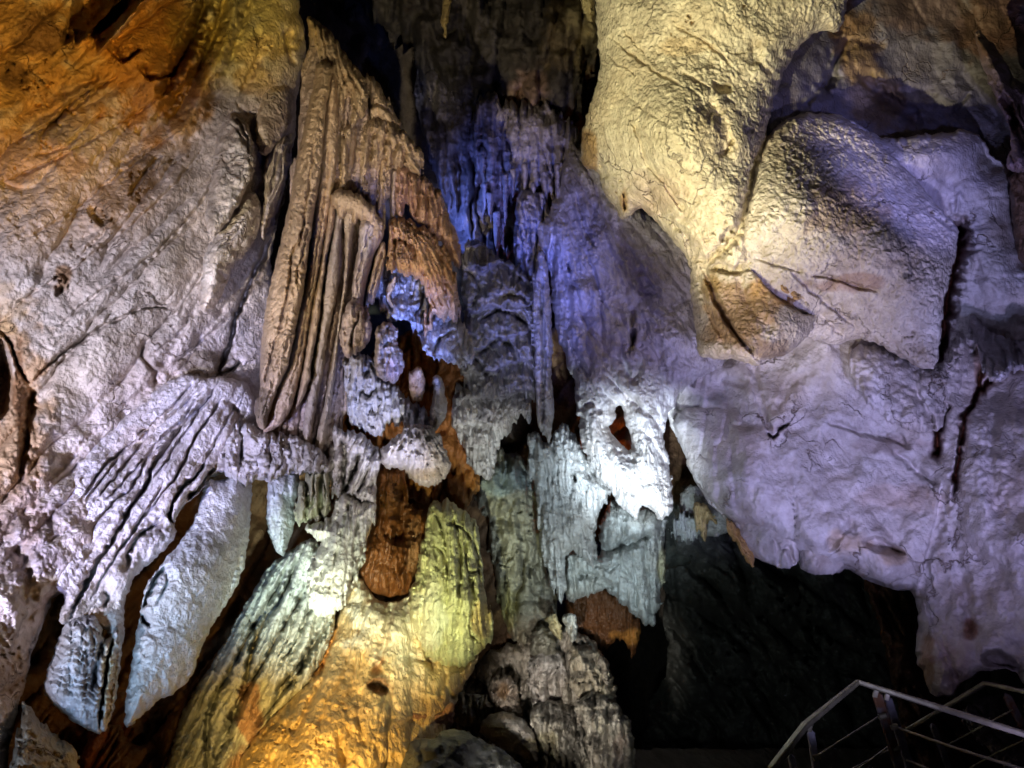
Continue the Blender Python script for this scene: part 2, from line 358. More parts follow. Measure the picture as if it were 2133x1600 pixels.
# ================================================================== the cave itself
struct(sheet('cave_back_wall', M_dark, '-900,-700 3000,-700 3000,2300 -900,2300', [(0, 0, 15), (1100, 100, 13.2), (2133, 0, 14), (1100, 700, 15.5), (0, 1600, 13), (1700, 1400, 15.5), (2133, 1600, 13)],
    step=11, bulge=0, edge=300, noise=((420, 1.0, 6), (130, .55, 5)), col=(.22, .20, .18), flutes=((('a', 8), 90, 420, .35),), warp=(25, 150), wob=(1, 20)))
struct(sheet('cave_wall', M_wall, '-230,-420 648,-420 634,-60 622,20 636,60 640,110 622,180 612,300 600,390 575,480 560,560 600,700 640,900 600,960 540,990 440,985 415,1030 375,1055 330,1160 200,1215 112,1232 93,1296 68,1358 50,1430 34,1490 8,1610 0,1900 -230,1900',
    [(-200, -300, 7.8), (0, 0, 7.0), (300, 0, 7.6), (620, 0, 8.4), (0, 500, 6.2), (350, 500, 6.9), (560, 560, 7.9), (0, 1000, 5.6), (300, 900, 6.7), (550, 900, 7.7), (0, 1600, 4.6), (100, 1300, 5.3), (-220, 1600, 4.4), (-220, 600, 6.0), (-220, 1000, 5.3), (200, 250, 7.1), (110, 1150, 5.6)],
    step=3, bulge=.35, edge=110, skirt=1.6, noise=((230, .14, 4), (60, .022, 4)), flutes=((('a', 47), 95, 520, .07), (('a', 50), 19, 140, .010)), gro=.45,
    pebble=((9, .011), (21, .012)), col=CREAM, colvar=.2, wob=(4, 30),
    stains=((60, 120, 330, 150, (.52, .33, .12), .9), (330, 120, 150, 170, (.50, .28, .08), .9), (30, 330, 170, 60, (.45, .26, .1), .6), (500, 60, 130, 130, (.50, .40, .15), .7), (535, 150, 60, 70, (.55, .38, .2), .6), (380, 250, 30, 60, OCH, .8),
            (80, 70, 60, 60, (.14, .08, .05), .8), (40, 160, 40, 30, (.12, .07, .04), .8), (40, 900, 70, 260, (.50, .3, .12), .7), (20, 640, 40, 60, OCH, .5), (50, 1120, 90, 120, (.25, .21, .2), .7), (215, 425, 40, 50, (.32, .22, .1), .6),
            (290, 370, 40, 60, (.25, .17, .1), .6), (430, 760, 60, 25, (.22, .18, .12), .85), (130, 585, 22, 30, (.3, .16, .05), .8), (500, 690, 40, 40, (.42, .4, .38), .5), (490, 870, 80, 60, (.45, .43, .42), .6), (40, 800, 14, 90, (.2, .08, .02), .7), (125, 265, 70, 30, (.30, .26, .22), .5), (165, 200, 50, 25, (.28, .25, .22), .5),
            (20, 1450, 60, 100, (.5, .33, .14), .6), (330, 330, 50, 20, (.35, .33, .3), .5)),
    pits=(('150,-40 146,25 122,83 138,100 158,80 150,58 176,66 184,80 215,84 262,40 306,-20', .9, 26), ('345,190 372,178 400,195 365,232 330,255 320,230', .12, 14),
          ('496,325 508,326 505,338 494,338', .2, 5), ('-30,690 10,700 28,760 34,830 12,880 -30,870', .5, 20), ('270,385 296,360 305,345 312,350 280,405 262,412', .09, 6), ('178,430 205,420 232,445 225,470 205,475 185,450', .09, 8), ('118,600 130,592 140,598 122,622 110,618', .12, 5)),
    strokes=(('160,95 220,30 262,-10', 3, -.7), ('205,110 262,45 318,-20', 5, -.75),
             ('436,-20 408,60 396,95 368,140 350,175 335,200', 11, .6, 'g', (.2, .1, .04)), ('420,-20 380,60 352,110', 5, -.1), ('450,60 410,150 372,190 352,222', 9, .25, 'g'), ('500,-30 478,60 455,130 425,180 398,250 352,292', 15, .2, 'r'), ('478,-30 448,70 418,140 390,200 345,262', 9, .22, 'g', (.25, .12, .04)), ('520,-10 500,70 470,150', 6, .1),
             ('228,100 240,120 262,130 282,112 300,104', 7, .3, 'R'), ('290,138 308,168 335,164 374,150', 7, .35, 'R'), ('226,170 195,185 160,205 138,228 112,255 82,284', 3.5, .14), ('165,196 182,210', 2.2, .08), ('138,228 158,240', 2.2, .08), ('112,255 132,262', 2.2, .08), ('126,240 150,212', 2.2, .08),
             ('220,228 170,270 130,310 70,322', 4, .08, 'R'), ('210,162 160,176 120,200', 9, .12), ('330,232 318,250 335,238', 4, .1), ('298,262 285,280 282,262', 3, .1), ('316,300 280,325 240,345', 4, .05, 'R'),
             ('335,322 310,345 298,368', 4, .12), ('218,305 200,322 190,345', 4, .05), ('270,440 240,462 200,500 160,540', 3, .04), ('0,380 60,400 110,350', 6, .04),
             ('360,640 300,640 240,665 195,690 130,735 90,770 62,800', 3, .12, 'R'), ('470,330 420,420 350,500 280,560 200,610 120,680', 3, .06, 'R'), ('430,300 360,390 270,470 180,540 100,590 20,640', 2.5, .05, 'R'), ('400,250 330,300 240,370 150,440 50,500', 2.5, .06, 'R'), ('360,180 280,240 190,290 100,340 0,380', 3, .09, 'R'), ('250,150 180,205 100,260 20,300', 3, .1, 'R'), ('560,540 500,640 430,700 360,760', 2.5, .07, 'R'), ('420,700 400,745 350,790', 2.2, .05), ('300,600 340,640 365,600', 3, .04), ('400,640 380,690 310,742', 4, .04, 'R'), ('425,560 395,610 370,655', 3, .05, 'R'),
             ('300,700 290,735 302,762 322,775 318,810', 5, .09, 'R'), ('62,800 66,835 60,880 48,950 38,1010', 10, .2, 'g'), ('0,690 28,720 40,770 60,800', 4, .15), ('412,625 380,690 345,750 320,800', 8, -.04, 'r'),
             ('560,495 533,560 512,610 487,670 481,705 470,742 450,782', 4.2, .5), ('545,560 566,490 590,420 606,330', 4, .4), ('604,300 590,370 570,430 548,470', 7, .3, 'L'),
             ('450,782 480,772 500,755', 5, .3), ('540,270 552,330 545,350 560,300 592,275', 5, .12), ('548,345 560,390 552,430', 4, .12), ('575,380 560,430 555,395', 2.5, .08), ('598,282 575,330 556,362', 4, .12),
             ('590,60 598,110 612,140', 10, .1, 'R'), ('530,60 545,100 520,150 495,205', 8, .06, 'R'), ('490,205 500,225 520,240 540,232', 3, .05), ('560,235 540,280', 3, .04),
             ('120,1250 60,1330 0,1380', 30, .16), ('40,1080 90,1060 110,1100', 12, .08), ('20,1130 60,1180 50,1260', 14, .1), ('200,700 240,640', 4, .03), ('100,1000 150,960 200,900', 6, .04, 'R')),
    specks=((60, 150, 80, 70, 13, .62, .12, (.13, .07, .03)), (120, 215, 90, 40, 9, .5, .06, (.2, .12, .05)), (290, 385, 42, 60, 9, .66, .09, (.16, .09, .04)), (205, 448, 55, 34, 9, .66, .09, (.17, .1, .05)), (128, 588, 26, 34, 10, .66, .08, (.26, .13, .04)), (380, 330, 60, 50, 8, .45, .05, (.28, .2, .12)), (60, 320, 120, 60, 9, .42, .05, (.25, .15, .07)), (170, 520, 60, 40, 8, .5, .05, (.25, .17, .1)), (240, 250, 60, 60, 8, .45, .05, (.2, .13, .07)), (545, 120, 50, 60, 10, .45, .05, (.3, .2, .1)), (30, 30, 100, 50, 12, .45, .08, (.15, .08, .03)), (20, 1350, 60, 120, 12, .42, .07, (.25, .18, .1))),
    bumps=((340, 860, 60, .1), (480, 880, 45, .12), (560, 930, 40, .1), (430, 755, 35, .12), (270, 115, 45, .22), (325, 160, 40, .25), (200, 90, 28, .15))))
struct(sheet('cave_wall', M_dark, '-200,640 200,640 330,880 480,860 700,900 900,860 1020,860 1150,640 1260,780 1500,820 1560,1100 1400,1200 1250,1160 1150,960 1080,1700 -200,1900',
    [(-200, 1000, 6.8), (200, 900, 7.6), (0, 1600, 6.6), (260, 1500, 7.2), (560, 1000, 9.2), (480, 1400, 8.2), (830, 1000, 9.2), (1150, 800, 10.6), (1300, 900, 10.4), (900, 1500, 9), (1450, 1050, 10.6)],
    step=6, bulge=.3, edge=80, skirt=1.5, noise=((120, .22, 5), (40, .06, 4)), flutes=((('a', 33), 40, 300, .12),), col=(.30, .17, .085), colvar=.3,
    stains=((210, 1560, 60, 80, (.36, .1, .03), .8), (0, 900, 90, 400, OCH, .7), (1450, 1110, 150, 90, (.09, .11, .10), .95), (1050, 1150, 110, 260, (.10, .06, .04), .9), (1060, 900, 60, 70, (.05, .04, .04), .9))))  # near-black patch paints the unlit void behind the pendant
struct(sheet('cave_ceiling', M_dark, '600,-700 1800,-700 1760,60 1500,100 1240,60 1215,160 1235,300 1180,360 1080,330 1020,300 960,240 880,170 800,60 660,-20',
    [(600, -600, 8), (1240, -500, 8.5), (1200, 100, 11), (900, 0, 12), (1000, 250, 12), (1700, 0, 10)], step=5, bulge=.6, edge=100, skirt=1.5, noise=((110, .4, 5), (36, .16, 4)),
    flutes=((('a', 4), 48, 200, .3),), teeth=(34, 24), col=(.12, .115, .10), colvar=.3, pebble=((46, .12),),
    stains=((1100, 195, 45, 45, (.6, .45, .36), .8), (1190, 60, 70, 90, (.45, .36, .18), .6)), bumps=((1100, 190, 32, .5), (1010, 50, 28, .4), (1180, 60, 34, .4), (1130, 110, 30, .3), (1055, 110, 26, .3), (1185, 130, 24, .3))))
struct(sheet('cave_ceiling', M_smooth, '1700,-400 2600,-400 2600,500 2000,480 1800,330 1700,300 1560,420 1560,100 1700,40',
    [(1600, 100, 7.9), (1760, 0, 8.8), (2133, 0, 9.2), (1900, 250, 9.0), (2100, 300, 8.8), (2500, 0, 8), (1650, 300, 7.9), (1800, 300, 8.6)], step=4, bulge=.3, edge=90, skirt=1.2, noise=((200, .18, 5), (50, .035, 4)), col=(.20, .185, .20), colvar=.25,
    flutes=((('a', -35), 90, 400, .02),),
    stains=((1790, 90, 50, 100, (.38, .24, .1), .8), (1830, 210, 60, 60, (.34, .24, .12), .7), (2080, 40, 90, 90, (.28, .13, .07), .8), (1850, 230, 60, 50, (.16, .11, .07), .8), (1790, 200, 40, 25, (.5, .4, .28), .7), (1760, 30, 40, 60, (.2, .11, .04), .8), (1980, 20, 200, 60, (.16,.1,.07), .8)),
    strokes=(('1760,60 1752,100 1730,160 1715,200', 12, .18), ('1790,150 1830,190 1880,230 1920,270', 16, .2), ('1990,140 2040,200 2090,260', 14, .1), ('2020,190 2000,215 1985,235', 5, .08), ('1765,60 1740,110 1725,150', 5, -.12), ('1640,260 1720,170 1760,150', 12, .1), ('1770,80 1850,90', 6, .05, 'L'), ('1790,160 1830,215 1850,200', 7, .08)),
    bumps=((1960, 130, 90, .15), (1790, 130, 35, .1))))
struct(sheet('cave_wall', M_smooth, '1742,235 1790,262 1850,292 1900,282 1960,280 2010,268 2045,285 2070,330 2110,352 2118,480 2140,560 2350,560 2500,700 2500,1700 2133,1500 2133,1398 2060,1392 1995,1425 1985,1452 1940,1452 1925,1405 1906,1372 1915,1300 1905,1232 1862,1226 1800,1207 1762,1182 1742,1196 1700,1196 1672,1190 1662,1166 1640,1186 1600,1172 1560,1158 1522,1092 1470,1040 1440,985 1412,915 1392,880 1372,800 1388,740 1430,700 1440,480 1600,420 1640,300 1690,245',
    [(1450, 600, 9.2), (1400, 850, 8.9), (1440, 960, 8.5), (1600, 900, 8.1), (1640, 1170, 7.9), (1780, 1190, 7.7), (1780, 900, 7.9), (1950, 800, 8.2), (1780, 300, 7.9), (1950, 350, 8.2), (2080, 500, 8.3), (2110, 380, 8.3), (2133, 900, 7.2), (2050, 1100, 7.0), (1900, 1200, 7.5), (1950, 1400, 6.8), (2133, 1350, 6.4), (2500, 1000, 5.8), (1600, 500, 8.2)],
    step=3, bulge=.4, edge=70, skirt=1.3, wob=(4, 26), noise=((240, .28, 4), (60, .04, 4)), flutes=(((1500, 560, 500), 110, 700, .035), ((1500, 560, 500), 24, 260, .008)), gro=.25, col=PALE, colvar=.14, pebble=((13, .008),),
    stains=((1560, 1080, 30, 60, (.6, .56, .5), .6), (1770, 1130, 50, 28, (.55, .42, .28), .7), (1870, 1160, 50, 20, (.5, .36, .2), .6), (1880, 1040, 90, 30, (.5, .38, .3), .5), (1850, 930, 80, 22, (.4, .33, .3), .6), (2020, 1310, 28, 22, (.25, .11, .05), .9), (1930, 1380, 18, 60, (.4, .22, .08), .7), (1990, 1390, 40, 60, (.5, .35, .3), .5),
            (1450, 835, 22, 14, (.3, .29, .27), .8), (1490, 830, 22, 14, (.32, .31, .29), .8), (1440, 850, 18, 12, (.35, .34, .33), .8), (1410, 1020, 40, 40, (.62, .58, .5), .5), (1760, 700, 40, 30, (.4, .36, .34), .4), (2060, 620, 60, 80, (.5, .45, .43), .4), (2040, 760, 12, 60, (.4, .2, .1), .5)),
    pits=(('1350,870 1378,852 1425,842 1428,760 1380,770', .0, 20), ('2040,1355 2080,1345 2133,1390 2133,1420 2080,1402 2040,1385', .35, 18), ('1790,1120 1830,1110 1880,1140 1900,1165 1800,1150', .25, 14)),
    strokes=(('1598,900 1606,912 1618,908 1628,888 1645,880', 3, .28), ('1560,760 1572,820 1590,870 1600,905', 10, .05, 'R'), ('1500,790 1560,800', 8, .1), ('1700,770 1640,800 1620,860', 9, -.05, 'r'),
             ('1720,880 1790,905 1850,915 1900,935', 8, .1, 'R'), ('1860,940 1895,965 1930,1000 1960,1010', 6, .12), ('1785,1080 1740,1130 1722,1150', 10, .1), 
             ('1990,960 2000,1040 1985,1130 2010,1240 2040,1380', 14, .07), ('1965,1000 1950,1080 1930,1160 1910,1240', 12, .07, 'R'), ('2070,860 2060,960 2080,1080', 16, .08), ('2098,700 2120,780', 12, .06), ('1940,1270 1965,1340 1995,1420', 6, .05), ('1925,1250 1950,1330 1975,1400', 4, .04),
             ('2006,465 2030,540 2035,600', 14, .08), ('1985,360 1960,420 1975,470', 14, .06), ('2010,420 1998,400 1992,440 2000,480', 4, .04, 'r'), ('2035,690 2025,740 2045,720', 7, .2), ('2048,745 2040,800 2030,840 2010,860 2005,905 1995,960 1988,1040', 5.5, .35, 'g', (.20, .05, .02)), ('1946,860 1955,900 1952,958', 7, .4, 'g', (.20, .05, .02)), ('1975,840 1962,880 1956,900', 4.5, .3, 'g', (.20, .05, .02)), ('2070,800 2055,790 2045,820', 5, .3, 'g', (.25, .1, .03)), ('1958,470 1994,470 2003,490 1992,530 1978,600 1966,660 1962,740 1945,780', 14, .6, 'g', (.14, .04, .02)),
             ('1478,735 1500,745 1530,745', 12, .25), ('1400,790 1392,805 1400,830', 4, .12), ('1410,795 1405,850 1425,860', 4, .15), ('1440,805 1450,790', 3, .1), ('1378,800 1350,780 1380,740 1420,720', 14, .25), ('1352,752 1366,746 1378,738', 10, .4), ('1440,880 1400,860 1450,930 1480,960', 5, .08), ('1500,1000 1505,1060 1540,1120', 14, .04), ('1622,1150 1650,1130 1662,1165', 7, .15)),
    specks=((1656, 1060, 10, 120, 6, .6, .05, (.3, .28, .27)), (1790, 740, 60, 50, 6, .4, .04, None), (1700, 850, 60, 20, 6, .4, .04, None), (1960, 800, 60, 90, 9, .42, .05, None), (1900, 320, 120, 30, 9, .45, .06, None), (2060, 560, 60, 80, 9, .42, .05, None), (1420, 820, 40, 60, 8, .42, .05, None), (1930, 1010, 40, 20, 8, .55, .07, None)),
    bumps=((1560, 1030, 80, .2), (1740, 1080, 90, .2), (1830, 830, 60, .1), (1620, 870, 24, .12), (1850, 1180, 30, .12), (2020, 560, 60, .1), (1960, 740, 50, .1), (1700, 1170, 40, .08))))
struct(sheet('cave_floor', M_dark, '-600,1560 2700,1560 2700,3300 -600,3300', [(0, 1560, 12), (2133, 1560, 12), (1000, 1900, 5.5), (0, 3200, 2), (2133, 3200, 2), (1000, 3200, 2)], step=12, bulge=0, edge=100, noise=((200, .12, 5),), col=(.2, .17, .14)))

# ================================================================== left wall formations
f = empty('flowstone_lobe', 490, 440, 7.2, 'white lumpy hanging lobes of flowstone on the left wall beside the long ribbed curtain', 'flowstone')
sheet('lower_lobe', M_wall, '500,408 527,398 543,420 547,447 540,482 520,517 500,542 480,560 470,600 448,640 428,656 414,642 420,590 428,520 455,480 480,440', [(450, 600, 6.75), (520, 450, 7.15), (430, 540, 6.7)], step=2.5, bulge=.3, edge=38, back=.3, noise=((60, .06, 4),), pebble=((11, .006),), col=PALE,
      strokes=(('500,470 478,500 450,520', 3, .05, 'R'), ('455,560 470,590 462,560', 5, .06), ('535,440 520,490 490,520', 2, .02)), parent=f)
sheet('upper_lobe', M_wall, '460,246 478,232 500,240 520,268 532,318 533,350 515,391 492,437 463,477 441,500 426,465 432,414 440,364 448,300', [(450, 400, 6.85), (520, 300, 7.2), (470, 250, 7.4)], step=2.5, bulge=.22, edge=30, back=.3, noise=((40, .06, 4), (16, .02, 3)), pebble=((11, .01),), col=PALE,
      stains=((505, 260, 14, 40, (.25, .22, .19), .7), (440, 430, 10, 40, (.3, .28, .26), .6)), strokes=(('487,248 505,262 515,290 520,320', 3, .08), ('478,255 498,272 510,300', 2.5, .05), ('440,380 432,440 428,470', 4, .06)), parent=f)

tag(sheet('ribbed_drapery', M_drap, '305,825 350,792 400,777 440,790 470,782 520,800 538,850 560,900 572,960 540,990 470,985 440,985 415,1030 378,1055 362,1090 370,1115 332,1160 288,1190 264,1240 256,1290 262,1340 240,1345 205,1290 160,1290 130,1302 120,1290 140,1242 105,1228 97,1200 110,1120 130,1060 160,965 200,915 262,862',
    [(160, 1100, 5.55), (300, 850, 6.45), (420, 800, 6.7), (540, 900, 7.2), (400, 1000, 6.3), (250, 1290, 5.5), (130, 1280, 5.2)], step=2.4, bulge=.11, edge=18, back=.3,
    noise=((110, .05, 4), (22, .012, 3)), flutes=(((620, 560, 700), 34, 620, .018), ((620, 560, 700), 10, 200, .004)), gro=.2, col=PALE, colvar=.1,
    stains=((280, 930, 60, 40, (.5, .42, .35), .5), (560, 950, 60, 50, (.42, .4, .38), .6), (330, 1110, 20, 12, (.3, .28, .27), .6)), pebble=((10, .004),),
    strokes=(('425,809 372,853 328,884 300,916 272,931 216,969 199,999 162,1056 134,1096 122,1125 98,1194', 3, .14, 'L'), ('425,815 375,881 344,906 312,937 284,1011 232,1052 179,1112 154,1145 118,1210', 2.6, .11, 'L'), ('350,935 330,930 272,985 225,1040', 2, .08, 'L'),
             ('444,816 422,850 391,872 341,944 319,975 313,1003 284,1043 240,1121 203,1177 171,1242 140,1299', 5, .22, 'L'), ('462,831 437,869 412,903 391,944 366,997 350,1015', 2, .12, 'L'), ('431,966 398,1003 366,1035 353,1080 366,1092', 4, .3, 'L'), ('448,975 420,1020 390,1045', 6, .35, 'L'), ('318,826 266,859 231,894 200,916 168,962', 7, .22, 'L'),
             ('460,790 400,880 330,985 250,1085', 2, .08, 'L'), ('330,870 270,960 200,1040', 2, .1, 'L'), ('400,800 340,870 290,905', 2, .1, 'L'), ('390,960 330,1040 270,1120 220,1190 190,1250', 2, .07, 'L'), ('340,1010 290,1090 240,1160', 2, .06, 'L'), ('250,950 190,1030 150,1090', 2, .08, 'L'), ('500,830 460,900 430,960', 2.5, .07, 'L'), ('330,1095 300,1105 270,1140 262,1190', 5, .14), ('345,1090 305,1100 290,1120', 10, .15), ('215,1232 230,1250 212,1262', 5, .1), ('480,840 500,860 490,900', 6, .1)),
    bumps=((480, 900, 40, .15), (440, 1000, 30, .1), (250, 1200, 30, .08))), 'broad lavender drapery with many thin slanting ribs low on the left wall', 'drapery')
tag(sheet('drapery_blade', M_drap, '430,990 455,1005 490,985 524,988 523,1072 517,1133 504,1202 467,1267 427,1328 411,1377 398,1413 366,1444 325,1462 284,1502 258,1522 262,1458 274,1377 284,1316 294,1267 300,1220 345,1165 375,1130 400,1095 420,1040',
    [(490, 1000, 6.9), (300, 1300, 5.6), (400, 1200, 6.05), (280, 1500, 5.3), (420, 1350, 6.0)], step=2.5, bulge=.28, edge=70, back=.22, noise=((110, .07, 4), (22, .01, 3)), col=(.64, .66, .66), colvar=.08, pebble=((8, .006),), flutes=((('a', 28), 18, 60, .006),),
    stains=((430, 1150, 40, 40, (.3, .31, .3), .7), (330, 1300, 40, 60, (.5, .5, .52), .4)), strokes=(('345,1178 320,1205 302,1250 294,1270', 4, .25, 'R'), ('290,1270 300,1296 312,1302', 4, .25), ('350,1190 345,1230 325,1260', 3, .08), ('518,1010 514,1090 498,1180 455,1268', 4, -.03, 'r'))),
    'large smooth bluish white drapery blade with a curved edge, hanging low at the left', 'drapery')
tag(sheet('drapery_blade', M_drap, '150,1287 183,1275 209,1283 213,1316 222,1336 240,1305 256,1312 254,1356 248,1417 238,1478 218,1534 179,1519 134,1490 102,1462 88,1433 102,1389 122,1328 138,1297',
    [(170, 1290, 5.35), (100, 1430, 5.05), (220, 1500, 5.1), (245, 1330, 5.4)], step=2.5, bulge=.3, edge=40, back=.2, noise=((60, .05, 4),), col=(.56, .57, .58), terr=((('a', 10), 17, .035, .9),), flutes=((('a', 10), 24, 120, .03),),
    stains=((230, 1410, 22, 120, (.6, .52, .33), .85), (190, 1420, 22, 90, (.2, .19, .2), .6), (185, 1290, 40, 12, (.25, .25, .28), .6)), strokes=(('236,1330 220,1400 206,1520', 3.5, .25), ('214,1330 200,1400 190,1440', 6, .15), ('246,1350 238,1420 222,1500', 2.5, .06))),
    'short drapery with scalloped bluish steps and a cream rib, lower left beside the dark slot', 'drapery')
tag(sheet('rock_ledge', M_wall, '47,1458 65,1474 77,1494 98,1511 122,1539 162,1559 167,1590 165,1720 0,1720 10,1640 37,1519 50,1482', [(100, 1500, 4.9), (60, 1700, 4.3), (160, 1600, 4.9)], step=3, bulge=.25, edge=30, back=.5,
    noise=((50, .08, 5), (14, .02, 3)), pebble=((12, .015),), col=(.42, .35, .22), teeth=(4, 10)), 'low knobbly olive brown rock in the bottom left corner', 'rock')
tag(sheet('stone_column', M_flow, '168,1540 250,1500 262,1540 300,1560 330,1520 470,1330 520,1300 560,1190 600,1150 570,1250 500,1390 440,1470 400,1560 340,1700 160,1700', [(200, 1600, 6.5), (400, 1500, 7.3), (560, 1200, 8)], step=3.5, bulge=.25, edge=30, back=.4,
    noise=((60, .08, 4),), flutes=((('a', 32), 26, 260, .12),), col=(.30, .15, .06), stains=((200, 1570, 30, 80, (.36, .09, .02), .8),)), 'dark reddish brown slanting rock seen in the slots behind the bluish white blade', 'rock')

# ================================================================== the long ribbed curtain
tag(sheet('toothed_ledge', M_wall, '452,905 480,880 520,878 560,900 600,905 640,915 672,945 694,975 690,986 668,984 640,988 612,984 585,992 562,1004 548,998 530,1002 512,1012 492,1006 470,990 456,960', [(460, 950, 6.75), (560, 900, 6.95), (690, 970, 6.9), (520, 1000, 6.7)], step=2.4, bulge=.25, edge=30, back=.3,
    noise=((50, .07, 4), (13, .025, 3)), flutes=((('a', 6), 30, 90, .05),), teeth=(6, 11), pebble=((9, .014),), col=(.56, .54, .52), stains=((560, 950, 40, 20, (.3, .28, .26), .5), (490, 950, 30, 20, (.34, .32, .31), .5)), strokes=(('500,860 505,910 500,960', 6, .12),)),
    'rough whitish ledge with a toothed lower rim at the foot of the tan curtain', 'ledge')
tag(sheet('wall_fold', M_drap, '590,280 604,292 602,350 590,396 572,436 556,482 546,500 540,470 550,430 548,395 552,350 560,318', [(600, 300, 7.75), (550, 480, 7.2)], step=2.4, bulge=.16, edge=16, back=.25, noise=((40, .04, 4),), flutes=((('a', 18), 13, 120, .03),), col=(.6, .54, .48), strokes=(('585,310 568,360 562,410', 2, .06), ('575,340 560,400', 2, .05))),
    'narrow cream rock fold with fine ribs between the white lobes and the tan curtain', 'drapery')
tag(sheet('wall_fold', M_wall, '560,165 590,150 612,168 608,230 606,262 590,286 566,312 548,332 536,300 530,262 540,215', [(600, 180, 8.0), (545, 320, 7.4)], step=2.4, bulge=.2, edge=26, back=.25, noise=((50, .05, 4), (14, .01, 3)), pebble=((10, .006),), col=(.6, .52, .40), stains=((575, 175, 30, 24, (.52, .36, .16), .7),)),
    'cream rounded rock fold high on the left wall above the narrow ribbed fold', 'rock')
cu = empty('ribbed_curtain', 640, 500, 7.2, 'tall tan hanging curtain of long parallel ribs, its front rib cracked like bark', 'drapery')
def rib(nm, outline, d, **k):
    a = dict(step=2.4, bulge=.2, edge=22, back=.22, noise=((60, .025, 4), (14, .008, 3)), flutes=((('a', 9), 12, 150, .012),), col=TAN, colvar=.16, warp=(3, 60), wob=(1.6, 22), parent=cu)
    a.update(k); return sheet(nm, M_drap, outline, d, **a)
rib('backing_sheet', '640,60 700,90 760,200 800,420 790,600 735,740 725,860 690,985 655,985 640,985 600,990 560,1005 540,1000 500,1010 470,975 450,940 520,900 545,850 560,700 600,450 625,250', [(650, 100, 7.55), (720, 400, 7.5), (620, 900, 7.15), (500, 980, 6.9)],
    col=(.40, .32, .27), edge=40, bulge=.12, noise=((70, .06, 4), (12, .02, 3)), flutes=((('a', 9), 20, 300, .06),), teeth=(7, 22), stains=((560, 960, 110, 60, (.6, .58, .57), .9), (640, 960, 40, 40, (.6, .56, .5), .7)), pebble=((8, .006),))
rib('rib', '659,126 695,130 688,185 678,232 674,298 667,364 657,430 645,500 633,603 614,697 602,759 580,806 562,850 556,893 545,897 530,870 530,838 543,822 541,759 544,712 549,666 561,603 586,494 596,455 609,381 627,288 644,212 654,172',
    [(670, 150, 7.3), (620, 500, 6.95), (570, 800, 6.75), (545, 890, 6.7)], bulge=.24, edge=34, noise=((40, .03, 4), (13, .014, 3)), terr=((('a', 12), 24, .028, 1.8),), flutes=((('a', 10), 22, 90, .03),),
    stains=((545, 845, 30, 50, (.16, .12, .07), .85), (560, 760, 30, 60, (.33, .25, .17), .5)), strokes=(('633,440 630,494 608,525 605,575 589,666 574,712 555,775 548,830', 2.6, .12), ('655,300 645,380 636,440 628,500', 2.2, .07), ('640,480 622,560 615,600', 2, .06)))
rib('rib', '690,150 703,165 706,300 696,400 683,460 671,525 658,600 648,650 633,744 617,822 592,882 562,900 544,900 556,862 580,812 603,759 616,697 634,603 645,525 657,430 667,350 675,260 681,200', [(695, 200, 7.35), (650, 560, 7.1), (580, 880, 6.85)], bulge=.17, edge=14, stains=((570, 885, 30, 20, (.6, .47, .36), .7),),
    strokes=(('690,300 676,420 655,560 628,720 600,830', 2, .06),))
rib('rib', '683,409 696,403 699,462 690,494 676,556 669,634 663,681 651,744 644,806 618,854 614,850 630,759 642,681 650,625 668,556 677,478', [(690, 420, 7.25), (660, 620, 7.1), (620, 850, 6.95)], bulge=.15, edge=12)
rib('rib', '701,408 716,404 716,447 710,494 707,556 701,619 682,697 676,759 663,822 651,900 634,985 620,992 630,900 638,822 651,759 660,712 669,634 682,556 694,480', [(708, 420, 7.25), (680, 650, 7.15), (630, 980, 7.0)], bulge=.13, edge=12, col=(.43, .37, .30))
rib('rib', '720,402 745,412 740,462 732,509 726,556 722,603 713,650 707,697 701,759 691,837 682,900 667,960 650,992 638,985 652,940 674,850 688,775 701,697 711,619 717,587 719,525 716,460', [(728, 420, 7.2), (705, 680, 7.15), (650, 980, 7.0)], bulge=.14, edge=12, col=(.5, .42, .31), strokes=(('722,430 716,560 690,750 660,930', 2, .06),))
rib('rib_cap', '684,405 700,396 725,396 750,405 775,425 790,448 803,466 800,490 785,505 772,490 762,470 748,452 740,470 726,440 712,460 700,435 690,425', [(700, 410, 7.1), (790, 470, 7.2)], bulge=.22, edge=18, teeth=(4, 9))
rib('rib', '748,462 765,452 790,462 802,482 797,502 782,522 770,565 762,600 756,640 750,700 738,700 733,650 732,612 737,560 746,520', [(770, 470, 7.2), (745, 640, 7.25)], bulge=.24, edge=18, col=(.5, .42, .36), stains=((760, 500, 30, 40, (.6, .56, .55), .6),), strokes=(('770,470 765,500 748,560 742,620', 2.5, .08), ('785,478 770,498', 2.5, .06)))
rib('rib', '798,500 806,512 800,560 786,610 776,640 766,630 760,640 766,600 776,560 786,520', [(795, 510, 7.3), (770, 630, 7.35)], bulge=.15, edge=8, strokes=(('798,515 785,570 770,625', 2, .1),))

